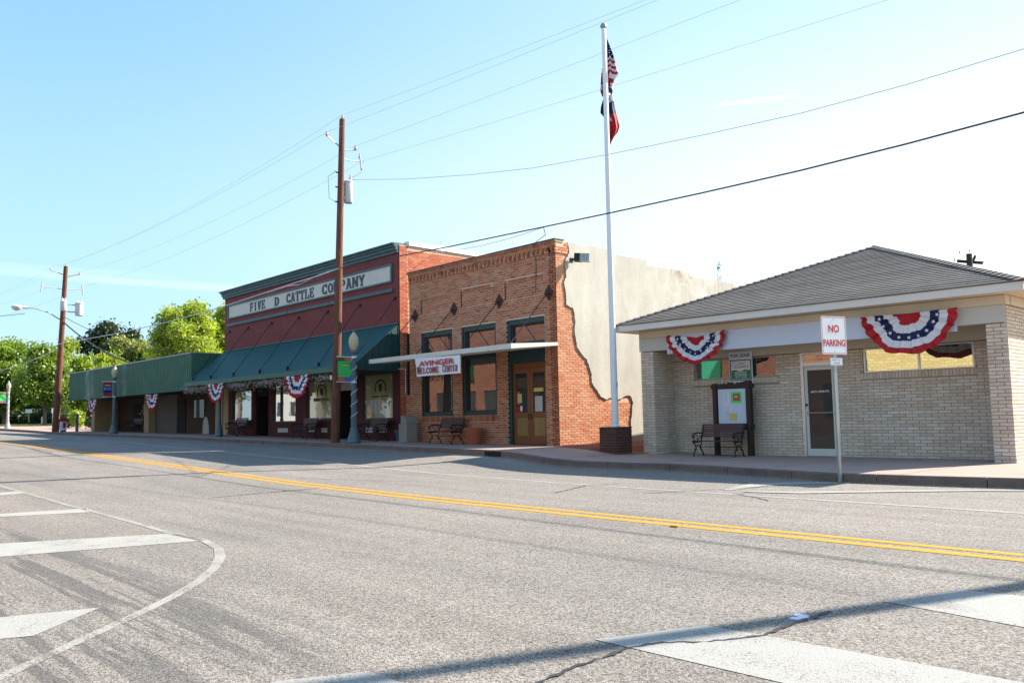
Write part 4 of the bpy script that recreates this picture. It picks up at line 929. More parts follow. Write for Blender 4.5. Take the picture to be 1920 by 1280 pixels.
# red clay patches: low course stained bricks handled by the brick material
# blank white board hung on the beam
bd=thing('white_signboard','long blank white board hung across the porch beam of the cream brick office','signboard',WO,R(2.5))
mb=MB(); mb.box(1.0,8.88,-.075,-.04,2.94,3.47); mb.build('board','magnet_white',bd)
for x in(1.1,3,5,7,8.8): g=MB(); g.lathe([(.018,0),(.018,.008)],(x,0,0),8); g=MB(); g.box(x-.012,x+.012,-.082,-.075,3.42,3.444); g.build('screw','steel',bd)
# FOR LEASE sign in the window
fs=thing('lease_sign','white FOR LEASE property sign with green lower half above the notice board','sign',WO,R(2.5))
A=2.28;B_=3.02; y=WV-.06
g=MB(); g.box(A,B_,y,y+.03,1.93,2.95); g.build('sign_panel','plastic_white',fs)
g=MB(); text_mb(g,'FOR LEASE',((A+B_)/2,y-.004,2.79),(1,0,0),(0,0,1),.095,.62,center=True,bold=.015); g.build('lettering','sign_navy',fs)
g=MB()
for (x0,x1,z0,z1) in((A+.03,B_-.03,2.69,2.715),(A+.03,B_-.03,2.13,2.155),(A+.03,A+.055,2.155,2.69),(B_-.055,B_-.03,2.155,2.69)): g.box(x0,x1,y-.012,y-.001,z0,z1)
g.build('blue_frame','sign_navy',fs)
g=MB(); g.prism([(A+.07,y-.002,2.17),(B_-.07,y-.002,2.17),(B_-.07,y-.002,2.41),((A+B_)/2+.12,y-.002,2.43),((A+B_)/2,y-.002,2.38),(A+.2,y-.002,2.43),(A+.07,y-.002,2.42)],(0,-1,0),.003); g.build('green_field','banner_dkgreen',fs)
g=MB(); text_mb(g,'Country',((A+B_)/2+.04,y-.004,2.45),(1,0,0),(0,0,1),.13,.44,center=True); text_mb(g,'United',((A+B_)/2+.04,y-.004,2.585),(1,0,0),(0,0,1),.05,.2,center=True)
for k in range(10):
    t0=R(60+k*24);t1=R(60+(k+1)*24); cx,cz=A+.17,2.57; g.quad((cx+.075*math.cos(t0),y-.004,cz+.085*math.sin(t0)),(cx+.075*math.cos(t1),y-.004,cz+.085*math.sin(t1)),(cx+.066*math.cos(t1),y-.004,cz+.075*math.sin(t1)),(cx+.066*math.cos(t0),y-.004,cz+.075*math.sin(t0)))
g.build('emblem','sign_navy',fs)
g=MB(); text_mb(g,'MARC NOTE',((A+B_)/2,y-.008,2.335),(1,0,0),(0,0,1),.042,.38,center=True,bold=.03); text_mb(g,'PROPERTIES',((A+B_)/2,y-.008,2.27),(1,0,0),(0,0,1),.042,.4,center=True,bold=.03); text_mb(g,'903-796-4202',((A+B_)/2,y-.008,2.205),(1,0,0),(0,0,1),.042,.4,center=True,bold=.03); g.build('lettering','plastic_white',fs)
g=MB(); text_mb(g,'To Be Know To Count On Us',((A+B_)/2,y-.004,2.02),(1,0,0),(0,0,1),.06,.62,center=True); g.build('lettering','letter_grey',fs)
# notice board on two posts
nb=thing('notice_board','dark timber framed notice board with a white panel of papers behind the bench','notice board',WO+Vector((2.55,.85,0)),R(2.5)); 
def P_(x0,x1,y0,y1,z0,z1,n_,m_,par=None):
    g=MB(); g.box(x0,x1,y0,y1,z0,z1); return g.build(n_,m_,par or nb)
P_(-.60,-.48,-.07,.07,-.02,2.05,'post','board_wood'); P_(.46,.60,-.07,.07,-.02,2.10,'post','board_wood')
P_(-.66,.66,-.05,.06,1.90,2.02,'top_rail','board_wood'); P_(-.64,.64,-.045,.055,.74,.90,'bottom_rail','board_wood'); P_(-.46,.44,.02,.06,1.0-.1,1.905,'backing','board_wood')
for k,(x,z) in enumerate(((-.3,2.02),(-.05,2.05),(.25,2.04),(.45,2.07))):
    g=MB(); g.prism([(x-.12,-.03,1.99),(x+.12,-.03,1.99),(x+.06,-.03,z+.03),(x,-.03,z),(x-.06,-.03,z+.025)],(0,1,0),.06); g.build('carved_crest','board_wood',nb)
wp_=P_(-.45,.43,-.02,.018,.915,1.885,'white_panel','magnet_white')
for (x0,x1,z0,z1,m_) in((-.27,-.08,1.45,1.76,'paper_white'),(-.25,-.03,1.22,1.44,'paper_white'),(-.03,.31,1.48,1.80,'paper_lime'),(.03,.26,1.54,1.75,'paper_red'),(-.11,.14,1.0,1.20,'paper_yellow')):
    g=MB(); e=-.024-(.004 if m_=='paper_red' else 0); g.box(x0,x1,e,-.0205,z0,z1); pp=g.build('paper',m_,nb)
    if m_=='paper_white':
        g=MB()
        for q in range(5): g.box(x0+.03,x1-.03-.02*(q%3),e-.003,e-.001,z1-.05-q*.05,z1-.042-q*.05)
        g.build('print','letter_grey',pp)
    if m_=='paper_red': g=MB(); g.box(x0+.06,x1-.08,e-.004,e-.001,z0+.11,z0+.135); g.build('print','plastic_white',pp)
# ---------------------------------------------------------------- benches
def end_iron(s):
    """scrolled cast iron end: legs, arm and back upright"""
    g=MB(); x=s; t=.018
    g.tube([(x,-.26,0),(x,-.20,.14),(x,-.12,.26),(x,-.20,.36),(x,-.27,.42)],t,6); g.tube([(x,.28,0),(x,.20,.15),(x,.10,.26),(x,.18,.36),(x,.16,.42)],t,6)
    g.tube([(x,-.30,.005),(x,-.22,.005)],.02,6); g.tube([(x,.24,.005),(x,.32,.005)],.02,6)
    g.tube([(x,-.30,.42),(x,-.1,.40),(x,.16,.41),(x,.24,.62),(x,.33,.88)],.022,6)
    g.tube([(x,.22,.64),(x,-.05,.66),(x,-.24,.63),(x,-.30,.57),(x,-.27,.52),(x,-.22,.55)],.02,6)
    g.tube([(x,-.2,.42),(x,-.22,.52),(x,-.16,.60),(x,-.05,.58),(x,-.04,.48),(x,.02,.42)],.012,5); g.tube([(x,.02,.44),(x,.08,.56),(x,.16,.58),(x,.16,.48)],.012,5)
    g.tube([(x,-.12,.26),(x,-.02,.32),(x,.10,.26)],.014,5); g.tube([(x,-.2,.14),(x,-.1,.18),(x,-.12,.26)],.011,5); g.tube([(x,.2,.15),(x,.1,.18),(x,.1,.26)],.011,5)
    return g
def make_bench(label,loc,rz,w=1.32):
    b=thing('park_bench',label,'bench',loc,rz,'benches set along the pavement')
    for s in(-1,1): end_iron(s*(w/2-.03)).build('end_frame','black_iron',b,smooth=True)
    for k in range(5): g=MB(); y=-.26+k*.095; g.box(-w/2,w/2,y,y+.075,.425-.004*k,.45-.004*k); g.build('seat_slat','bench_slat',b)
    for k in range(6):
        z=.53+k*.062; y=.205+.12*(z-.45)/.42+.0; g=MB(); g.hexa([(-w/2,y-.012,z),(w/2,y-.012,z),(w/2,y+.012,z+.0),(-w/2,y+.012,z)],[(-w/2,y+.004,z+.052),(w/2,y+.004,z+.052),(w/2,y+.028,z+.052),(-w/2,y+.028,z+.052)]); g.build('back_slat','bench_slat',b)
    g=MB(); g.tube([(-w/2+.04,.1,.26),(w/2-.04,.1,.26)],.012,5); g.build('tie_rod','black_iron',b); return b
def wl(u,v,z=0): 
    c,s=math.cos(R(2.5)),math.sin(R(2.5)); return WO+Vector((u*c-v*s,u*s+v*c,z))
b0=make_bench('brown slatted bench with black iron ends standing in front of the notice board',wl(2.42,.18,.015),R(5))
def rebench(label,loc,rz=0):
    b=copy_tree(b0); b.location=loc; b.rotation_euler=(0,0,rz); b['label']=label; return b
def gp(px,py,z): p=on_z(px,py,z); return Vector((p[0],p[1],z))
rebench('slatted bench with iron ends under the window of the orange brick front',(-24.15,18.50,zs(-24.1)))
rebench('dark bench below the right hand lettered window of the red shop front',(-28.75,18.45,zs(-28.7)))
rebench('dark bench between the two middle windows of the red shop front',(-34.1,18.40,zs(-34)))
rebench('dark bench at the left end of the red shop front under the teal awning',(-41.0,18.40,zs(-41)))
rebench('bench deep in shade under the green corrugated canopy',(-59.4,19.6,zs(-59)),R(8))
# ---------------------------------------------------------------- bunting
def make_bunting(label,loc,rz,w,h,seed=0,droop=.10):
    t=thing('patriotic_bunting',label,'bunting',loc,rz,'red white and blue half round buntings')
    r=random.Random(seed); na=66; pl=11; ph=r.uniform(0,6)
    bands=[(0.0,.27,'red_centre','cloth_red'),(.27,.47,'inner_white_band','cloth_white'),(.47,.66,'blue_band','cloth_blue'),(.66,.83,'white_band','cloth_white'),(.83,1.0,'red_border','cloth_red')]
    def pt(a,rr,off=0):
        th=math.pi+math.pi*a; c=math.cos(th); s=math.sin(th)
        x=w/2*rr*c; z=h*rr*s*(.90+.10*abs(s))
        sag=droop*(1-abs(c)**1.5*rr)*(1 if abs(s)<.9 else 1)*(1-rr*.6)
        fold=(math.sin(a*math.pi*pl*2+ph+.5*math.sin(a*9+ph))+.55*math.sin(a*math.pi*pl*3.7+ph*2))*.042*(.2+rr)*min(1,rr*3)
        return (x,-.05-.05*rr+fold-off,z-sag+.022*rr*math.sin(a*33+ph)*(1 if rr>.9 else .5)+.02*math.sin(a*19+ph*3)*rr)
    stp=[r.uniform(-.03,.05) for _ in range(pl+1)]
    for (r0,r1,nm,mm) in bands:
        mb=MB(); nr=3
        for i in range(na+1):
            for k in range(nr+1):
                jag=.0
                q=r0+(r1-r0)*k/nr
                # pleats shift the colour joins, so the bands meet in steps
                st=stp[(i*pl)//na]*(1 if .1<q<.97 else 0)
                mb.v.append(pt(i/na,min(1,q+st)))
        for i in range(na):
            for k in range(nr): q=i*(nr+1)+k; mb.f.append((q,q+nr+1,q+nr+2,q+1)); mb.r.append(0); mb.mi.append(0)
        mb.build(nm,mm,t,smooth=True)
    for k in range(9):
        a=(k+.55)/9.1; c=Vector(pt(a,.60,.02)); rad=.040*w/1.7; mb=MB(); vs=[c+Vector((rad*(1 if i%2==0 else .42)*math.sin(i*math.pi/5+k),0,rad*(1 if i%2==0 else .42)*math.cos(i*math.pi/5+k))) for i in range(10)]
        mb.add(vs,[tuple(range(10))]); mb.build('star','cloth_white',t)
    return t
# buntings on the office beam, along the awning and along the green canopy
make_bunting('bunting hung at the left end of the white board beside the lease sign',wl(2.05,-.10,3.45),R(2.5),1.95,.80,1,.12)
make_bunting('largest bunting hung at the right end of the white board above the long window',wl(7.86,-.10,3.47),R(2.5),2.2,.98,2,.03)
make_bunting('bunting in the middle of the teal awning beside the tall wooden pole',(-31.8,16.9,3.46),0,2.0,.92,3,.08)
make_bunting('red white and blue bunting at the left end of the teal awning',(-39.8,16.9,3.46),0,1.9,.90,4,.08)
make_bunting('red white and blue bunting under the middle of the green corrugated canopy',(-49.4,17.3,3.28),0,1.85,.92,5,.08)
make_bunting('red white and blue bunting at the far left end of the green corrugated canopy',(-60.3,17.3,3.26),0,1.75,.90,6,.08)
# welcome banner
wbn=thing('welcome_banner','white cloth banner lettered AVINGER WELCOME CENTER hung from the flat canopy','banner',(-25.4,17.0,3.6)); S=Sub(wbn)
a=on_y(778,672,17.02);b=on_y(863,665,17.02);c=on_y(865,699,17.02);d=on_y(781,706,17.02)
mb=MB(); n=14; A_=[Vector(q) for q in(a,b,c,d)]
for i in range(n+1):
    for k in range(7):
        s,t=i/n,k/6; p=A_[0].lerp(A_[1],s).lerp(A_[3].lerp(A_[2],s),t); p.y+=.03*math.sin(s*9+t*3)*t; mb.v.append(tuple(p))
for i in range(n):
    for k in range(6): q=i*7+k; mb.f.append((q,q+1,q+8,q+7)); mb.r.append(0); mb.mi.append(0)
S.put(mb,'cloth','plastic_white',smooth=True)
ex=(A_[1]-A_[0]); L_=ex.length; u=Vector((1,0,0)); z1=(A_[0].z+A_[1].z)/2; z0=(A_[2].z+A_[3].z)/2; H=z1-z0
g=MB(); text_mb(g,'AVINGER',((A_[0].x+A_[1].x)/2,16.98,z1-H*.46),u,(0,0,1),H*.30,L_*.78,center=True,bold=.03); S.put(g,'lettering','sign_red')
for wd,x0,x1 in(('WELCOME',.03,.52),('CENTER',.60,.93)):
    n=len(wd); w=L_*(x1-x0)/(n*1.12)
    for i,ch in enumerate(wd):
        g=MB(); slab_letter(g,ch,(A_[3].x+.0+L_*x0+i*w*1.12,16.985,z0+H*.12),u,(0,0,1),w,H*(.42 if i==0 else .34),(0,-1,0),.004); S.put(g,'letter','banner_red')
# bin, pots
tb=thing('litter_bin','square pebbled concrete litter bin with a sloping open hood','litter bin',(-26.45,18.5,zs(-26.5)),R(0)); tb.scale=(.86,.86,.97); 
g=MB(); g.box(-.30,.30,-.27,.27,0,.70); g.box(-.32,.32,-.29,.29,0,.05); g.build('body','concrete_bin',tb)
g=MB(); g.hexa([(-.32,-.29,.70),(-.02,-.29,.70),(-.02,.29,.70),(-.32,.29,.70)],[(-.30,-.29,.74),(-.28,-.29,.74),(-.28,.29,.74),(-.30,.29,.74)]) if False else None
g.box(0,0,0,0,0,0) if False else None
g=MB(); g.prism([(-.12,-.29,.70),(.33,-.29,.70),(.33,-.29,.80),(.10,-.29,1.0),(-.12,-.29,1.0)],(0,1,0),.58); g.build('hood','concrete_bin',tb)
g=MB(); g.box(-.32,-.12,-.29,.29,.70,.74); g.box(-.14,-.118,-.2,.2,.74,.95); g.build('opening','black_iron',tb)
def pot(label,loc,m_,r0,r1,h):
    g=MB(); g.lathe([(r0,0),(r1*.93,h*.84),(r1,h*.84),(r1,h),(r1*.88,h),(r1*.84,h*.9)],(0,0,0),24); o=g.build('plant_pot',m_,smooth=True); o.location=loc; tag(o,label,'plant pot'); return o
pot('large orange terracotta pot beside the bench at the brick front',(-22.75,18.6,zs(-22.7)),'terracotta',.22,.33,.56)
pot('small blue grey glazed pot between the litter bin and the red shop front',(-27.4,18.85,zs(-27.4)),'blue_glaze',.17,.25,.42)
# ---------------------------------------------------------------- flagpole on its brick plinth
pb=on_z(1153,845,.57); PX,PY=-16.93,19.22
pl=thing('flagpole_plinth','low square dark red brick plinth under the white flagpole','plinth',(PX,PY,.42))
g=MB(); g.box(-.33,.33,-.33,.33,-.1,.80); g.build('mortar_core','dark_mortar',pl)
P=Pieces(pl,'brick','dark_brick','brick_field',200)
for (o_,u_,w_) in(((-.33,-.33,0),(1,0,0),(0,-1,0)),((.33,-.33,0),(0,1,0),(1,0,0)),((-.33,.33,0),(0,-1,0),(-1,0,0))):
    brick_field(P,o_,u_,w_,0,.66,-.05,.80,.22,.079,.014)
P.flush(minpx=6)
g=MB(); g.box(-.35,.35,-.35,.35,.802,.83); g.build('top_slab','dark_brick',pl)
top=on_y(1130,52,PY); zt=top[2]
fp=thing('flagpole','tall tapered white flagpole with a ball cap','flagpole',(PX,PY,1.25))
g=MB(); g.lathe([(.15,0),(.15,.03),(.105,.05),(.10,1.4),(.09,4),(.065,zt-1.3)],(0,0,0),20); fpo=g.build('pole','plastic_white',fp,smooth=True)
g=MB(); g.lathe([(.02,0),(.06,.0),(.10,.04),(.105,.09),(.07,.15),(.01,.17)],(0,0,zt-1.3),14); g.build('cap','steel',fp,smooth=True)
g=MB(); g.tube([(.10,.0,zt-1.35),(.125,0,1.2)],.006,4); g.build('halyard','thin_wire',fp)
g=MB(); g.tube([(.095,0,1.15),(.13,0,1.18),(.13,0,1.32)],.012,5); g.build('cleat','steel',fp)
def limp_flag(name,label,ztop,hoist,fly,colourfn,seed,right,left):
    t=thing(name,label,'flag',(PX+.08,PY,ztop)); r=random.Random(seed)
    # grid of fabric: s across the fly, t down the hoist; it hangs in folds close to the pole
    ns,ntt=40,26; mats=['cloth_red','cloth_white','cloth_blue']; parts={}
    def pos(s,t):
        fold=math.sin(s*15)*.10*(.4+s)
        x=.02+right*math.sin(math.pi*min(1,s*1.1))*(.35+.65*t)*abs(math.cos(s*7.3))+.03*math.sin(s*15+1)
        y=-.02-fold*.9-.06*math.sin(s*23)
        z=-t*hoist-s*fly*.62*(1-.15*t)
        return (x,y,z)
    for i in range(ns):
        for k in range(ntt):
            c=colourfn((i+.5)/ns,(k+.5)/ntt); mb=parts.setdefault(c,MB())
            mb.quad(pos(i/ns,k/ntt),pos((i+1)/ns,k/ntt),pos((i+1)/ns,(k+1)/ntt),pos(i/ns,(k+1)/ntt))
    for c,mb in parts.items(): mb.build({'cloth_red':'red_cloth','cloth_white':'white_cloth','cloth_blue':'blue_cloth'}[c],c,t)
    return t,pos
def usf(s,t):
    if s<.4 and t<.54: return 'cloth_blue'
    return 'cloth_red' if int(t*13)%2==0 else 'cloth_white'
def txf(s,t):
    if s<.33: return 'cloth_blue'
    return 'cloth_white' if t<.5 else 'cloth_red'
zf=on_y(1133,70,PY)[2]; z2=on_y(1133,165,PY)[2]
def gather(name,label,ztop,zbot,rows,seed):
    """limp flag: rows=[(t, left_extent, right_extent, [(colour, fraction)...])] going down; cloth gathered round the pole"""
    t=thing(name,label,'flag',(PX,PY,ztop)); H=ztop-zbot; parts={}; r=random.Random(seed)
    def edge(tt,k):
        for i in range(len(rows)-1):
            if rows[i][0]<=tt<=rows[i+1][0]:
                f=(tt-rows[i][0])/(rows[i+1][0]-rows[i][0]+1e-9); return rows[i][k]*(1-f)+rows[i+1][k]*f
        return rows[-1][k]
    nt_,ns=40,24
    def P2(s,tt):
        l,rr=edge(tt,1),edge(tt,2); x=l+(rr-l)*s
        q=.06*math.sin(s*14+tt*3+seed)+.02*math.sin(s*31)+.13
        return (x*.67-.744*q,x*.744+.668*q,-tt*H-.10*math.sin(s*5+seed)*tt)
    for i in range(nt_):
        for k in range(ns):
            tt=(i+.5)/nt_; s=(k+.5)/ns; lst=None
            for q in rows:
                if q[0]<=tt: lst=q[3]
            # colour changes obliquely as the fabric hangs
            s2=min(.999,max(0,s+.10*math.sin(tt*9+seed))); acc=0; c=lst[-1][0]
            for (cc,fr) in lst:
                acc+=fr
                if s2<acc: c=cc; break
            mb=parts.setdefault(c,MB()); mb.quad(P2(k/ns,i/nt_),P2((k+1)/ns,i/nt_),P2((k+1)/ns,(i+1)/nt_),P2(k/ns,(i+1)/nt_))
    for c,mb in parts.items(): mb.build({'cloth_red':'red_cloth','cloth_white':'white_cloth','cloth_blue':'blue_cloth'}[c],c,t,smooth=True)
    return t
Rr,Ww,Bb='cloth_red','cloth_white','cloth_blue'
us=[(0,.0,.10,[(Bb,1)]),(.10,.02,.16,[(Bb,1)]),(.28,.02,.27,[(Bb,1)]),(.34,.02,.30,[(Ww,1)]),(.39,.02,.32,[(Rr,1)]),(.44,.0,.33,[(Ww,1)]),(.49,-.05,.35,[(Rr,1)]),(.54,-.08,.37,[(Ww,1)]),(.60,-.10,.42,[(Rr,1)]),(.66,-.11,.40,[(Bb,.15),(Rr,.5),(Ww,.35)]),(.72,-.12,.30,[(Bb,.2),(Ww,.3),(Rr,.5)]),(.80,-.13,.26,[(Ww,.2),(Bb,.3),(Rr,.3),(Ww,.2)]),(.90,-.15,.24,[(Rr,.2),(Ww,.4),(Bb,.4)]),(1,-.10,.22,[(Rr,.3),(Bb,.7)])]
zA=on_y(1134,68,PY)[2]; zB=on_y(1134,175,PY)[2]
fu=gather('national_flag','limp stars and stripes flag hanging at the top of the white flagpole',zA,zB,us,2)
for k,(x,z) in enumerate(((.13,-.30),(.17,-.48),(.15,-.40),(.12,-.56),(.2,-.62))):
    mb=MB(); mb.add([(x*.67+.10+.028*(1 if i%2==0 else .42)*math.sin(i*math.pi/5),x*.744-.06,z*1.0+.028*(1 if i%2==0 else .42)*math.cos(i*math.pi/5)) for i in range(10)],[tuple(range(10))]); mb.build('star','cloth_white',fu)
zC=on_y(1138,172,PY)[2]; zD=on_y(1140,268,PY)[2]
tx=[(0,.0,.22,[(Ww,1)]),(.08,-.02,.26,[(Bb,.5),(Ww,.5)]),(.15,-.08,.27,[(Bb,.4),(Ww,.1),(Bb,.5)]),(.28,-.14,.30,[(Bb,.5),(Ww,.15),(Bb,.35)]),(.40,-.16,.34,[(Bb,.45),(Ww,.15),(Rr,.4)]),(.50,-.04,.37,[(Ww,.2),(Rr,.8)]),(.66,-.02,.42,[(Rr,1)]),(.78,-.02,.36,[(Rr,1)]),(.88,-.03,.24,[(Rr,1)]),(1,-.04,.14,[(Ww,.3),(Rr,.7)])]
gather('state_flag','limp red white and blue state flag hanging below the upper flag',zC,zD,tx,5)
# ---------------------------------------------------------------- NO PARKING sign
npx,npy=-8.30,15.90; npz=zg(npx)
ns_=thing('no_parking_sign','white NO PARKING sign with red lettering on a steel post at the kerb','road sign',(npx,npy,npz))
tz=on_y(1542,596,npy)[2]-npz; bz=on_y(1543,665,npy)[2]-npz
g=MB(); 
for s in(-1,1): pass
g.box(-.012,.012,-.03,.03,0,tz-.15); g.box(-.03,-.012,-.035,-.022,0,tz-.15); g.box(-.03,-.012,.022,.035,0,tz-.15); g.build('post','galvanised',ns_)
g=MB(); g.lathe([(.06,0),(.06,.02)],(0,0,-.01),10); g.build('post_base','tar',ns_)
ns_.rotation_euler=(0,0,R(-19)); yl=-.31; yr=.31
def rrect(cy,cz,w,h,r,x,n=5):
    o=[]
    for (sy,sz,a0) in((1,1,0),(-1,1,90),(-1,-1,180),(1,-1,270)):
        for k in range(n+1): t=R(a0+90*k/n); o.append((x,cy+sy*(w/2-r)+r*math.cos(t),cz+sz*(h/2-r)+r*math.sin(t)))
    return o
cy=(yl+yr)/2; w=yr-yl; cz=(tz+bz)/2; h=tz-bz+.02
g=MB(); g.prism(rrect(cy,cz,w,h,.035,.02),(1,0,0),.004); g.build('plate','plastic_white',ns_)
def ringp(mb,cy,cz,w,h,r,x,t):
    a=rrect(cy,cz,w,h,r,x);b=rrect(cy,cz,w-2*t,h-2*t,max(.004,r-t),x); n=len(a)
    for i in range(n): mb.quad(a[i],a[(i+1)%n],b[(i+1)%n],b[i])
g=MB(); ringp(g,cy,cz,w-.03,h-.03,.028,.0255,.012); g.build('red_border','sign_red',ns_)
g=MB(); text_mb(g,'NO',(.0265,cy,cz+.055),(0,1,0),(0,0,1),.15,w*.44,center=True,bold=.035); text_mb(g,'PARKING',(.0265,cy,cz-.215),(0,1,0),(0,0,1),.135,w*.88,center=True,bold=.035); g.build('lettering','sign_red',ns_)
g=MB(); g.box(.024,.03,cy-.008,cy+.008,cz+h/2-.07,cz+h/2-.055); g.box(.024,.03,cy-.008,cy+.008,cz-h/2+.055,cz-h/2+.07); g.build('bolt','steel',ns_)
cz2=cz-h/2-.14; cy2=cy+.03
g=MB(); g.prism(rrect(cy2,cz2,w*.5,.155,.02,.02),(1,0,0),.004); g.build('small_plate','plastic_white',ns_)
g=MB(); ringp(g,cy2,cz2,w*.5-.015,.14,.015,.0255,.007); text_mb(g,'HERE TO',(.0265,cy2,cz2+.012),(0,1,0),(0,0,1),.035,w*.34,center=True); text_mb(g,'CORNER',(.0265,cy2,cz2-.045),(0,1,0),(0,0,1),.035,w*.30,center=True); g.build('small_lettering','sign_navy',ns_)
# ---------------------------------------------------------------- ornamental lamp posts
def at_depth(px,py,d):
    r=ray(px,py); return CAM+r*d
def lamp(label,loc,m_,mesh_from=None,banner=None,spiral=True):
    t=thing('lamp_post',label,'lamp post',loc,R(90),'ornamental acorn lamp posts')
    g=MB(); g.lathe([(.25,0),(.26,.05),(.23,.10),(.225,.22),(.19,.30),(.155,.42),(.145,.46),(.15,.52),(.13,.56)],(0,0,0),16); g.build('base',m_,t,smooth=True)
    g=MB(); g.lathe([(.118,.56),(.112,.8),(.12,.83),(.108,.86),(.085,3.05),(.10,3.09),(.10,3.13),(.082,3.16),(.082,3.24),(.125,3.30),(.13,3.36),(.09,3.40)],(0,0,0),24,.10); g.build('shaft',m_,t,smooth=False)
    g=MB(); g.lathe([(.095,3.38),(.125,3.45),(.165,3.55),(.188,3.68),(.180,3.80),(.145,3.89),(.12,3.92),(.115,3.95),(.07,3.99),(.055,4.05)],(0,0,0),24); gl=g.build('globe','globe',t,smooth=True)
    g=MB(); g.lathe([(.055,4.04),(.075,4.06),(.05,4.09),(.03,4.12),(.012,4.16)],(0,0,0),12); g.build('finial',m_,gl,smooth=True)
    if spiral:
        g=MB(); g.tube([( (.118-.01*k/60)*math.cos(k*.62),(.118-.01*k/60)*math.sin(k*.62),.75+k*.041) for k in range(62)],.011,5); g.build('light_string','plastic_white',t)
    if banner:
        x1=-.14; w=.52
        for z in(3.13-.0,2.22): g=MB(); g.tube([(-.08,0,z),(-.08-w-.12,0,z)],.014,6); g.lathe([(.10,-.03),(.10,.03)],(0,0,z),12); g.build('banner_arm','plastic_white',t)
        g=MB(); n=8
        for i in range(n+1):
            for k in range(9): g.v.append((x1-w*i/n,.02*math.sin(k*.9+i*.6),3.11-.87*k/8))
        g.f=[(i*9+k,i*9+9+k,i*9+10+k,i*9+k+1) for i in range(n) for k in range(8)]; g.r=[0]*len(g.f); g.mi=[0]*len(g.f)
        bn=g.build('banner',banner[0],t,smooth=True); y=-.028
        for (a,b,c,d,m2) in banner[1]: q=MB(); q.box(x1-w+a*w,x1-w+b*w,y-.004,y,2.24+c*.87,2.24+d*.87); q.build('banner_panel',m2,bn)
        q=MB(); text_mb(q,banner[2],(x1-w/2,y-.008,2.24+.87*banner[3]),(1,0,0),(0,0,1),.075,.34,center=True,bold=.02); q.build('banner_lettering',banner[4],bn)
    return t
GB=('banner_green',[(0,.48,.0,.20,'paper_red'),(.52,1,.0,.20,'banner_blue'),(0,.48,.84,1,'leaf_mid'),(.52,.98,.84,1,'paper_red'),(0,1,.205,.225,'paper_lime'),(0,1,.80,.82,'paper_lime')],'Avinger',.62,'banner_gold')
def sp(px,py):   # a point on the pavement
    z=.7
    for _ in range(40): p=on_z(px,py,z); z=.5*z+.5*zs(p[0])
    return Vector((p[0],p[1],zs(p[0])))
q=Vector((-27.30,16.72,zs(-27.3)))
lamp('blue grey lamp post with a green banner standing beside the tall wooden pole',q,'lamp_blue',banner=GB)
lamp('blue grey lamp post with a dark red banner in front of the green corrugated canopy',(-54.83,16.9,zs(-54.8)),'lamp_blue',banner=('banner_red',[(.05,.95,.28,.62,'banner_blue'),(.05,.95,.30,.40,'leaf_olive')],'Avinger',.72,'plastic_white'),spiral=False)
lamp('pale lamp post with a green banner on the grass at the far left',(-85.7,17.6,zs(-85.7)),'lamp_grey',banner=GB)
# ---------------------------------------------------------------- utility poles and wires
def leaning(name,base,top,r0,r1,label):
    t=thing(name,label,'utility pole',base); d=Vector(top)-Vector(base)
    g=MB(); g.tube([Vector((0,0,-.3))]+[d*(k/6) for k in range(0,7)],[r0]+[r0+(r1-r0)*k/6 for k in range(7)],14); g.build('pole','pole_wood',t,smooth=True)
    return t,d
def insul(t,p,m='porcelain',h=.16):
    g=MB(); g.lathe([(.03,0),(.06,.02),(.04,.05),(.075,.07),(.045,.11),(.05,h)],tuple(p),10); g.build('insulator',m,t,smooth=True)
P1=Vector(on_y(628.5,834,16.62)); P1.z=zs(P1.x)
T1=Vector(on_y(641.5,224,P1.y)); t1,d1=leaning('utility_pole',P1,T1,.175,.105,'tallest wooden utility pole standing at the kerb in front of the red shop front')
def on1(f): return d1*f
H1=d1.length
insul(t1,d1+Vector((0,.02,.0)))
W1=[P1+d1+Vector((0,0,.16))]
f=1-56/614; c=on1(f)
g=MB(); g.tube([c,c+Vector((0,-.62,.36))],.022,6); g.build('bracket','steel',t1); insul(t1,c+Vector((0,-.62,.34))); W1.append(P1+c+Vector((0,-.62,.5)))
g=MB(); g.tube([c+Vector((0,0,-.05)),c+Vector((0,.62,.05))],.022,6); g.build('bracket','steel',t1); insul(t1,c+Vector((0,.62,.05))); W1.append(P1+c+Vector((0,.62,.22)))
f=1-76/614; c=on1(f); g=MB(); g.tube([c,c+Vector((0,.62,.0)),c+Vector((0,.8,.05))],.022,6); g.build('bracket','steel',t1)
g=MB(); g.tube([c+Vector((0,.80,.35)),c+Vector((0,.88,-.22))],.028,8); g.tube([c+Vector((0,1.0,.12)),c+Vector((0,.92,-.25))],.018,6); g.lathe([(.05,0),(.05,.05)],tuple(c+Vector((0,.8,.18))),8); g.lathe([(.05,0),(.05,.05)],tuple(c+Vector((0,.9,-.28))),8); g.build('fuse_cutout','porcelain',t1); W1.append(P1+c+Vector((0,1.02,.12)))
c=on1(1-128/614)
g=MB(); tc_=c+Vector((.0,.33,-.20)); g.lathe([(.155,-.42),(.17,-.40),(.17,.36),(.19,.37),(.19,.41),(.12,.46)],tuple(tc_),20); tf=g.build('transformer','transformer',t1,smooth=True)
g=MB(); g.lathe([(.03,.46),(.05,.5),(.03,.55),(.045,.6),(.015,.70)],tuple(tc_+Vector((.03,.08,0))),8); g.build('bushing','porcelain',tf,smooth=True)
g=MB(); g.box(c.x-.05,c.x+.05,c.y-.02,c.y+.2,c.z-.5,c.z-.4); g.box(c.x-.05,c.x+.05,c.y-.02,c.y+.2,c.z+.1,c.z+.18); g.build('mount','steel',tf)
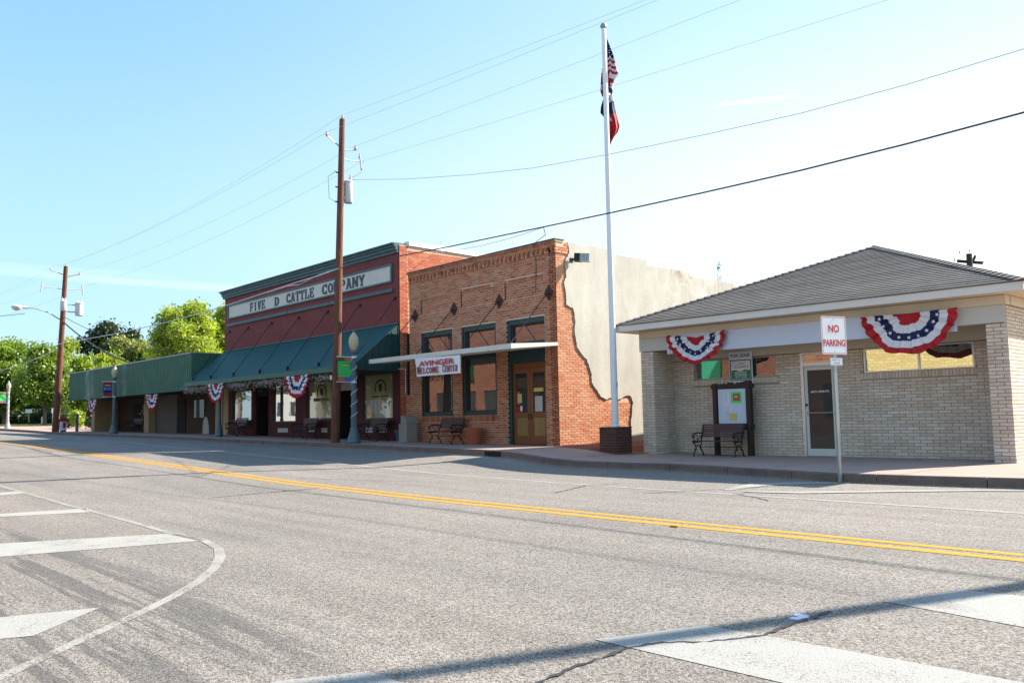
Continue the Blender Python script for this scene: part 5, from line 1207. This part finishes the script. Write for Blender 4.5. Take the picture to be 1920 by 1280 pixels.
for k in range(7):
    cc=on1(1-(90+k*14)/614); g=MB(); g.tube([cc+Vector((0,-.13,0)),cc+Vector((0,-.22,0))],.03,6); g.build('bracket','black_iron',t1) if k%2 else None
g=MB(); c2=on1(.82); g.tube([c2+Vector((0,-.2,.2)),c2+Vector((0,-.55,-.1)),c2+Vector((0,-.5,-.9)),c2+Vector((0,-.25,-1.0))],.010,5); g.tube([c+Vector((0,.3,.3)),c+Vector((0,.75,.55)),c+Vector((0,.9,.7))],.008,5); g.build('jumper_wire','cable',t1)
g=MB(); g.box(-.05,.05,-.19,-.17,2.35,2.5); g.build('number_tag','plastic_white',t1)
# second pole further along the street
q2=Vector((-70.0,17.45,1.19))
T2=Vector(on_y(123.5,499,16.85)); B2=Vector(on_y(104,808,16.9)); B2.z=zs(B2.x); t2,d2=leaning('utility_pole',B2,T2,.24,.14,'leaning wooden utility pole with two white transformers and a street light arm at the left')
W2=[B2+d2+Vector((0,0,.16))]; insul(t2,d2)
for f,dy,dz in((.945,-.95,.28),(.935,.95,.28)):
    c=d2*f; g=MB(); g.tube([c,c+Vector((0,dy,dz))],.035,6); g.build('bracket','steel',t2); insul(t2,c+Vector((0,dy,dz))); W2.append(B2+c+Vector((0,dy,dz+.16)))
for dy in(-1.4,1.15): c=d2*.86; g=MB(); g.tube([c,c+Vector((0,dy,.1))],.03,6); g.tube([c+Vector((0,dy,.42)),c+Vector((0,dy*1.08,-.32))],.045,8); g.build('fuse_cutout','porcelain',t2)
W2.append(B2+d2*.86+Vector((0,1.2,.3)))
def can(t,c,r,h):
    g=MB(); g.lathe([(r*.9,-h/2),(r,-h/2+.03),(r,h/2-.06),(r*1.08,h/2-.05),(r*1.08,h/2),(r*.6,h/2+.06)],tuple(c),18); o=g.build('transformer','transformer',t,smooth=True); g=MB()
    for s in(-.4,.4): g.lathe([(.04,h/2+.03),(.07,h/2+.1),(.04,h/2+.18),(.02,h/2+.3)],(c.x,c.y+s*r,c.z),8)
    g.build('bushing','porcelain',o,smooth=True)
can(t2,d2*.755+Vector((.1,-.1,0))+Vector((.36,.0,0)),.22,.66); can(t2,d2*.745+Vector((.05,1.05,.0)),.28,.92)
g=MB(); c=d2*.75; g.box(c.x-.04,c.x+.04,c.y,c.y+.85,c.z+.2,c.z+.28); g.box(c.x-.04,c.x+.04,c.y,c.y+.85,c.z-.3,c.z-.22); g.build('transformer_frame','steel',t2)
# street light on a curved arm
c=d2*.67; a=MB(); arm=[c,c+Vector((0,-.9,.55)),c+Vector((0,-1.7,.78)),c+Vector((0,-2.3,.80))]; a.tube(arm,.04,8); ar=a.build('light_arm','steel',t2,smooth=True)
g=MB(); e=arm[-1]; g.tube([e+Vector((0,.1,0)),e+Vector((0,-.35,.0))],.09,8); g.lathe([(.05,.16),(.22,.14),(.34,.03),(.33,-.04),(.26,-.14),(.12,-.24),(.02,-.26)],tuple(e+Vector((0,-.6,.0))),18); g.build('light_head','transformer',ar,smooth=True)
def wire(name,pts,r,label,m_='thin_wire',group=None,cat='cable'):
    mb=MB(); mb.tube(pts,r,5,cap=False); o=mb.build(name,m_); tag(o,label,cat,group); return o
def sag(a,b,s,n=14):
    a=Vector(a);b=Vector(b); return [a.lerp(b,k/n)-Vector((0,0,s*4*(k/n)*(1-k/n))) for k in range(n+1)]
X0=1.41
def ext(a,px,py,Y,x=X0):
    b=Vector(on_y(px,py,Y)); d=b-a; return a+d*((x-a.x)/d.x)
names=['topmost','second','third','fourth']
exits=[(1193,0,P1.y),(1215,0,P1.y-.62),(1369,0,P1.y+.62),(1642,0,P1.y+1.0)]
ends0=[]
for k,(w,e) in enumerate(zip(W1,exits)):
    b=ext(w,*e); ends0.append(b)
    wire('power_line',sag(w,b,.10),.0048,'%s thin power line running right from the tall wooden pole across the sky'%names[k],group='overhead power lines')
for k,(w,v) in enumerate(zip(W1,W2)):
    wire('power_line',sag(w,v,.55),.005,'%s thin power line between the two wooden poles above the shop roofs'%names[k],group='overhead power lines')
    e=v+Vector((-44,0,2.0)); wire('power_line',sag(v,e,.7),.006,'%s thin power line leaving the leaning pole to the left'%names[k],group='overhead power lines')
pts=[Vector(on_y(*q,P1.y)) for q in((655,337),(760,336),(880,328),(1000,315),(1150,288),(1320,253),(1500,213),(1700,159),(1920,92))]; d=pts[-1]-pts[-2]; pts.append(pts[-1]+d*((X0-pts[-1].x)/d.x)); e4=pts[-1]
wire('service_line',pts,.009,'sagging service wire from the transformer pole to the upper right of the sky')
pts=[Vector(on_y(*q,P1.y-.2)) for q in((636,503),(749,480),(840,463),(930,444),(1017,426),(1150,398),(1320,361),(1500,320),(1700,270),(1920,211))]; d=pts[-1]-pts[-2]; pts.append(pts[-1]+d*((X0-pts[-1].x)/d.x)); e5=pts[-1]
wire('telephone_cable',pts,.019,'thick dark telephone cable rising to the right above the brick building','cable')
pts=[Vector(on_y(*q,P1.y-.2)) for q in((636,503),(600,516),(560,528),(500,548),(423,573),(330,600),(220,625),(110,645))]
wire('telephone_cable',pts,.022,'pale telephone cable crossing the red shop front sign band','thin_wire')
wire('telephone_cable',[Vector(on_y(*q,P1.y-.12)) for q in((626,506),(600,514),(560,534),(540,536),(500,549))],.014,'short slack loop lashed beside the pale telephone cable','thin_wire')
a=Vector(on_y(1019,426,P1.y-.2)); wire('drop_wire',[a,Vector(on_y(1023,440,18.4)),Vector((-19.95,BY-.14,BT-.02)),Vector((-19.97,BY-.03,6.5)),Vector((-20.0,BY-.03,5.6))],.012,'thin drop wire from the telephone cable down the brick front','cable')
a=Vector(on_y(1019,426,P1.y-.2)); wire('drop_wire',sag(a,Vector((-28.2,21,8.4)),.15),.010,'thin wire from the telephone cable back to the red shop roof')
s2=B2+d2*.67
wire('service_drop',sag(s2,Vector((-59,21.0,5.3)),.7),.05,'bundled service cable from the leaning pole down to the green canopy roof','cable')
wire('service_drop',sag(B2+d2*.70,Vector((-52,24,6.0)),1.1),.02,'thin service wire from the leaning pole across the trees','cable')
wire('service_line',sag(B2+d2*.66+Vector((0,-2.4,.5)),Vector(on_y(-80,596,17)),.1),.022,'wire running left from the street light head','cable')
wire('service_line',sag(B2+d2*.51,Vector(on_y(-60,705,17)),.4),.02,'low wire leaving the leaning pole at the left edge')
# pole outside the right edge that carries the wires and throws the long shadow on the road
P0=Vector((X0,17.5,.38)); t0,d0=leaning('utility_pole',P0,P0+Vector((0,0,max(e.z for e in ends0)+4.0)),.155,.105,'wooden utility pole just beyond the right edge that shades the road')
g=MB(); g.box(-.06,.06,-1.0,1.0,d0.z-.9,d0.z-.78); g.build('crossarm','pole_wood',t0)
# distant pole behind the office roof
far=at_depth(1817,476,62); t3=thing('utility_pole','distant wooden pole with crossarms just above the office roof','utility pole',(far[0],far[1],1.2)); hz=far[2]-1.2
g=MB(); g.tube([(0,0,0),(0,0,hz)],[.26,.2],10); g.build('pole','board_wood',t3)
for z,m_ in((hz-.45,'rust'),(hz-.35,'rust')):
    for s in(-1,1): g=MB(); g.tube([(-.95*s*.75,-.6+s*.25,z-.05*s),(.55,.85*s,z-.25)],.07,4); g.build('crossarm',m_,t3)
for (x,y,z) in((-.5,-.35,hz+.05),(.0,0.1,hz+.12),(-.75,-.7,hz-.5),(.65,.75,hz-.75)): insul(t3,Vector((x,y,z)),'porcelain',.2)
wire('power_line',sag(Vector((far[0],far[1],far[2]+.2)),Vector((far[0]+25,far[1]+22,far[2]-.5)),.4),.012,'faint wire to the right of the distant pole',group='overhead power lines')
af=at_depth(1347,491,150); t4=thing('radio_mast','slender grey lattice mast far behind the plastered wall','mast',(af[0],af[1],2)); hz=af[2]-2
g=MB()
for k in range(3): 
    t=k*2.1; g.tube([(.35*math.cos(t),.35*math.sin(t),0),(.3*math.cos(t),.3*math.sin(t),hz)],.05,4)
g.build('legs','steel',t4); g=MB()
for k in range(30): z=hz*k/30; t=(k%3)*2.1; t_=((k+1)%3)*2.1; g.tube([(.33*math.cos(t),.33*math.sin(t),z),(.33*math.cos(t_),.33*math.sin(t_),z+hz/30)],.035,4)
g.build('lattice','steel',t4); g=MB(); g.tube([(0,0,hz-.6),(1.6,-1.3,hz-.8)],.05,4); g.lathe([(.2,0),(.2,.3)],(0,0,hz-1.2),8); g.build('antenna','steel',t4)
# ---------------------------------------------------------------- small far street things
def far_sign(name,label,cat,px0,px1,py0,py1,pyb,depth,m_,post='galvanised',shape='rect'):
    p=at_depth((px0+px1)/2,pyb,depth); s=depth/FPX; w=(px1-px0)*s; h=(py1-py0)*s; zt=(pyb-py0)*s
    t=thing(name,label,cat,(p[0],p[1],p[2]),R(45)); g=MB(); g.tube([(0,0.04,0),(0,.04,zt-h*.3)],.05,6); g.build('post',post,t)
    g=MB(); g.box(-w/2,w/2,-.02,.0,zt-h,zt) if shape=='rect' else g.prism([(-w/2,0,zt-h),(w/2,0,zt-h),(w/2,0,zt)],(0,1,0),.03); g.build('plate',m_,t); return t
far_sign('street_sign','small white street sign before the dark hedge at the far left','road sign',47,60,767,774,791,98,'plastic_white')
far_sign('marker_post','white marker post with an orange brown top on the grass','marker post',77,79.5,781,793,793.5,96,'plastic_white','pipe_red')
far_sign('road_sign','white sign seen edge on just left of the leaning pole','road sign',96,100,765,774,795,80,'plastic_white')
nbx=sp(108,806); t=thing('newspaper_box','white and red box at the foot of the leaning pole','newspaper box',(B2.x+.55,B2.y+.35,B2.z)); t.scale=(.72,.72,.85)
g=MB(); g.box(-.28,.28,-.25,.25,.1,.85); g.build('body','paper_white',t); g=MB(); g.box(-.3,.3,-.27,.27,.85,1.12); g.box(.28,.5,-.1,.1,.35,.8); g.build('top','banner_red',t); g=MB(); g.box(-.24,.24,-.22,.22,0,.1); g.build('stand','black_iron',t)
b_=sp(162,810); g=MB(); g.lathe([(.11,0),(.11,1.12),(.13,1.14),(.13,1.2),(.05,1.26)],(0,0,0),12); o=g.build('bollard','lamp_blue',smooth=True); o.location=(-67.2,18.2,zs(-67.2)); tag(o,'blue grey bollard post at the left end of the green canopy','bollard')
# ---------------------------------------------------------------- vegetation
def leaves(name,m_,lumps,nleaf,size,parent,seed,flat=.75):
    rg=np.random.default_rng(seed); V=[];A=[]
    tot=sum(l[3]**2 for l in lumps)
    for (x,y,z,r) in lumps:
        n=max(20,int(nleaf*r*r/tot)); d=rg.normal(size=(n,3)); d/=np.linalg.norm(d,axis=1)[:,None]; rad=r*(rg.random(n)**.33)*(.82+.36*rg.random(n)); p=np.array([x,y,z])+d*rad[:,None]*np.array([1,1,flat])
        # twig clusters
        k=max(4,n//14); c=p[rg.integers(0,n,k)]; idx=rg.integers(0,k,n); p=np.where(rg.random((n,1))<.72,c[idx]+rg.normal(size=(n,3))*size*.95,p)
        a=rg.normal(size=(n,3)); a/=np.linalg.norm(a,axis=1)[:,None]; b=np.cross(a,rg.normal(size=(n,3))+np.array([0,0,.6])); b/=np.linalg.norm(b,axis=1)[:,None]
        s=size*(.55+.8*rg.random(n))[:,None]; q=np.stack([p-a*s*.5,p+b*s*.28,p+a*s*.5,p-b*s*.28],1); V.append(q.reshape(-1,3)); A.append(np.clip(.5*rg.random(n)+.5*rg.random(),0,1))
    V=np.concatenate(V).astype('f4');A=np.concatenate(A).astype('f4'); n=len(V)//4; me=bpy.data.meshes.new(name)
    me.vertices.add(len(V)); me.vertices.foreach_set('co',V.ravel()); me.loops.add(4*n); me.loops.foreach_set('vertex_index',np.arange(4*n,dtype='i4')); me.polygons.add(n); me.polygons.foreach_set('loop_start',np.arange(0,4*n,4,dtype='i4'))
    me.update(calc_edges=True); at=me.attributes.new('rnd','FLOAT','FACE'); at.data.foreach_set('value',A); me.materials.append(M[m_]); o=bpy.data.objects.new(name,me); COL.objects.link(o); o.parent=parent; return o
def tree(name,label,cat,px,depth,ptop,pbot,hw,pbase,m_,seed,nleaf=9000,size=.34,nl=16,group='trees beyond the shops',gap=.0,z0=None):
    r=random.Random(seed); s=depth/FPX; b=at_depth(px,pbase,depth); zb=b[2] if z0 is None else z0
    base=Vector((b[0],b[1],zb)); zt=at_depth(px,ptop,depth)[2]-zb; zlo=at_depth(px,pbot,depth)[2]-zb; W_=hw*s
    t=thing(name,label,cat,base,0,group); H=zt-zlo; cz=(zt+zlo)/2; lum=[]
    for k in range(nl):
        for _ in range(30):
            u=r.uniform(-1,1);v=r.uniform(-1,1);w=r.uniform(-1,1)
            if .35<math.sqrt(u*u+v*v+w*w)<1: break
        taper=1-.35*max(0,w)
        rr=r.uniform(.20,.36)*min(W_,H/2)*(1.15 if w<0 else 1)
        lum.append((u*(W_-rr*.6)*taper,v*(W_-rr*.6)*taper,cz+w*(H/2-rr*.75),rr))
    lum.append((0,0,cz,min(W_,H/2)*.42))
    leaves('crown',m_,lum,nleaf,size,t,seed)
    g=MB(); tr=max(.12,H*.022)
    g.tube([(0,0,-.3),(r.uniform(-.1,.1),0,zlo*.6),(r.uniform(-.3,.3),r.uniform(-.3,.3),cz)],[tr*1.25,tr,tr*.5],10)
    g.build('trunk','bark',t,smooth=True)
    g=MB()
    for (x,y,z,rr) in lum[:11]:
        st=Vector((0,0,max(zlo*.7,z-H*.35))); e=Vector((x,y,z)); m=st.lerp(e,.5)+Vector((r.uniform(-.2,.2),r.uniform(-.2,.2),.1*H)); g.tube([st,m,e],[tr*.5,tr*.3,tr*.12],6,cap=False)
    g.build('limbs','bark',t,smooth=True); return t
tree('leafy_tree','broad green tree filling the left edge of the picture','tree',8,104,628,786,62,795,'leaf_mid',11,30000,.42,34)
tree('leafy_tree','round green tree with a bare grey trunk just left of the leaning pole','tree',84,92,640,772,56,795,'leaf_mid',12,32000,.36,36)
tree('leafy_tree','green tree whose crown shows right behind the leaning pole','tree',128,100,632,780,44,796,'leaf_bright',13,26000,.36,26)
tree('leafy_tree','dense low green tree at the left end of the green canopy','tree',186,108,668,790,52,797,'leaf_mid',14,24000,.38,22)
tree('magnolia_tree','dark broad evergreen tree rising behind the green canopy','tree',208,118,596,700,60,798,'leaf_dark',15,15000,.46,26)
tree('leafy_tree','thin olive green tree in front of the dark evergreen','tree',246,104,606,730,42,798,'leaf_olive',16,18000,.34,22)
tree('leafy_tree','bright yellow green tree above the middle of the green canopy','tree',205,96,660,745,46,797,'leaf_bright',17,18000,.34,18)
tree('leafy_tree','tallest bright yellow green tree beside the red shop front','tree',354,92,536,722,70,798,'leaf_bright',23,36000,.32,36)
tree('leafy_tree','bright tree half hidden by the left corner of the red shop front','tree',418,98,566,720,46,798,'leaf_bright',19,24000,.34,24)
tree('leafy_tree','low green tree between the olive tree and the tallest tree','tree',290,104,636,735,44,798,'leaf_mid',20,20000,.34,20)
tree('leafy_tree','pale green tree beyond the left edge of the picture','tree',-70,100,640,790,60,796,'leaf_mid',21,7000,.4,14)
# dark wood behind the trees
wv=[]; r=random.Random(4)
for k in range(26):
    px=-60+k*13; p=at_depth(px,r.uniform(730,775),r.uniform(122,134)); wv.append((p[0],p[1],p[2],r.uniform(2.2,3.4)))
    p=at_depth(px,790,r.uniform(122,134)); wv.append((p[0],p[1],p[2],2.6))
o=leaves('distant_wood','leaf_dark',wv,26000,.6,None,33); tag(o,'dark wood behind the trees at the left','wood',kind='stuff')
wv=[]
for k in range(18):
    px=-30+k*11; p=at_depth(px,788,r.uniform(106,112)); wv.append((p[0],p[1],p[2],r.uniform(.9,1.5)))
o=leaves('undergrowth','leaf_dark',wv,9000,.35,None,34); tag(o,'dark undergrowth at the edge of the grass','undergrowth',kind='stuff')
def bush(label,px,depth,ptop,pbot,hw,m_,seed,n=3500):
    s=depth/FPX; b=at_depth(px,pbot,depth); t=thing('bush',label,'bush',Vector(b),0,'bushes at the end of the green canopy'); r=random.Random(seed); H=(pbot-ptop)*s; W_=hw*s
    leaves('foliage',m_,[(r.uniform(-.7,.7)*W_,r.uniform(-.7,.7)*W_,H*r.uniform(.25,.72),min(W_,H)*.36) for _ in range(9)],n,.16,t,seed)
    g=MB(); g.tube([(0,0,-.1),(0,0,H*.6)],.04,5); g.build('stem','stem',t)
bush('dark green bush between the leaning pole and the green canopy',128,74,768,806,15,'leaf_dark',41)
bush('bright green bush against the left end of the green canopy',150,72,758,806,15,'leaf_bright',42,4500)
bush('small pale bush close behind the leaning pole',118,86,752,790,14,'leaf_bright',43)
bush('tall dark shrub filling the gap at the left end of the shaded wall',172,70,752,808,8,'leaf_dark',44)
# grass blades at the far lawn
rg=np.random.default_rng(2); mb=MB()
for k in range(5200):
    x=-rg.uniform(76,118); y=rg.uniform(18.6,34); z=zs(x)-.1; h=rg.uniform(.05,.13); a=rg.uniform(0,3.14); w=.02
    mb.rn=float(rg.random()); mb.add([(x-w*math.cos(a),y-w*math.sin(a),z),(x+w*math.cos(a),y+w*math.sin(a),z),(x+rg.uniform(-.05,.05),y+rg.uniform(-.05,.05),z+h)],[(0,1,2)])
mbg=mb; mb2=MB(); r=random.Random(8)
for (cx,n,sp_) in((-8.4,70,.35),(-11,40,1.2),(-18.8,25,.6),(-30,40,3),(-5.5,25,.8)):
    for k in range(n):
        x=cx+r.gauss(0,sp_); y=ky(x)-.02-abs(r.gauss(0,.03)); z=zg(x); h=r.uniform(.02,.09); a=r.uniform(0,6.3); w=.008; mb2.rn=r.random()
        mb2.add([(x-w,y,z),(x+w,y,z),(x+.04*math.cos(a),y-.03*abs(math.sin(a)),z+h)],[(0,1,2)])
tag(mb2.build('kerb_weeds','leaf_mid',rnd_attr=True),'small weeds growing along the foot of the kerb','weeds',kind='stuff')
tag(mb.build('lawn_grass','leaf_bright',rnd_attr=True),'short grass on the lawn by the far lamp post','grass',kind='stuff')
# ---------------------------------------------------------------- the other side of the street (seen mirrored in the windows)
def bricktex(name,c1,c2,mo):
    m=mat(name,c1,.9); g=G(m); t=g.n('ShaderNodeTexBrick'); g.set(t.inputs['Vector'],g.map(g.pos(),(1,1,1),rot=(R(90),0,0))); t.inputs['Scale'].default_value=1.5; t.inputs['Color1'].default_value=(*c1,1);t.inputs['Color2'].default_value=(*c2,1);t.inputs['Mortar'].default_value=(*mo,1); t.inputs['Mortar Size'].default_value=.018; g.col(t.outputs[0]); M[name]=m
bricktex('far_red_brick',(.13,.034,.018),(.20,.07,.03),(.20,.14,.10)); bricktex('far_yellow_brick',(.42,.31,.13),(.50,.38,.18),(.25,.20,.12))
def opp(label,x0,x1,y,h,m_,aw=None):
    z=zr((x0+x1)/2)-.2; t=thing('opposite_building',label,'building',((x0+x1)/2,y,z)); S=Sub(t); n=max(2,int((x1-x0)/3)); st=(x1-x0)/n
    hs=[(x0+st*k+.5,x0+st*(k+1)-.5,z+.8,z+2.9) for k in range(n)]; mb=MB(); wall_sheet(mb,(0,y,0),(-1,0,0),(0,1,0),-x1,-x0,z-.3,z+h,[(-b,-a,c,d) for a,b,c,d in hs],.2); S.put(mb,'wall',m_)
    mb=MB(); mb.box(x0,x1,y-12,y-.25,z-.3,z+h-.1); S.put(mb,'core','interior')
    for a,b,c,d in hs:
        mb=MB(); mb.box(a,b,y-.16,y-.12,c,d); w=S.put(mb,'window','frame_green'); mb=MB(); mb.box(a+.08,b-.08,y-.12,y-.115,c+.08,d-.08); S.put(mb,'pane','glass_dark',parent=w)
    mb=MB(); mb.box(x0-.05,x1+.05,y-.3,y+.12,z+h,z+h+.2); S.put(mb,'coping','trim_white')
    if aw: mb=MB(); mb.hexa([(x0,y+.01,z+3.3),(x1,y+.01,z+3.3),(x1,y+1.8,z+3.0),(x0,y+1.8,z+3.0)],[(x0,y+.01,z+4.6),(x1,y+.01,z+4.6),(x1,y+1.8,z+3.1),(x0,y+1.8,z+3.1)]); S.put(mb,'awning',aw)
opp('yellow brick building across the street mirrored in the office window',-20.4,-11,-5,7,'far_yellow_brick')
opp('red brick building across the street mirrored in the office transom',-29.5,-20.5,-5,7.5,'far_red_brick')
opp('brick building with a green awning across the street',-40,-29.6,-5,6.5,'far_red_brick','paper_lime_dark')
opp('long red brick building across the street mirrored in the brick front windows',-66,-41,-6,8,'far_red_brick')
t=thing('white_house','white boarded house across the street mirrored in the red shop windows','house',(-90,-9,.9)); S=Sub(t)
mb=MB(); mb.box(-96,-85,-18,-9,.8,5.2); S.put(mb,'wall','far_white'); mb=MB(); mb.prism([(-96.5,-8.4,5.2),(-84.5,-8.4,5.2),(-90.5,-8.4,8.2)],(0,-1,0),10); S.put(mb,'roof','shingle')
for x in(-94,-91,-88): mb=MB(); mb.box(x,x+1.2,-9.0,-8.94,2.2,3.8); S.put(mb,'window','glass_dark')
def tree_at(label,x,y,z,H,W_,m_,seed):
    r=random.Random(seed); t=thing('leafy_tree',label,'tree',(x,y,z),0,'trees across the street')
    leaves('crown',m_,[(r.uniform(-.7,.7)*W_,r.uniform(-.7,.7)*W_,H*r.uniform(.35,.88),W_*.4) for _ in range(14)],6000,.4,t,seed); g=MB(); g.tube([(0,0,-.2),(.2,0,H*.4),(0,.2,H*.8)],[.35,.28,.1],8); g.build('trunk','bark',t,smooth=True)
tree_at('tree across the street nearest the white house',-98,-6,1.1,9,4,'leaf_mid',51); tree_at('middle tree across the street',-80,-7,1,9,4.2,'leaf_bright',52); tree_at('tree across the street nearest the long brick building',-71,-7,1,8,3.6,'leaf_mid',53)
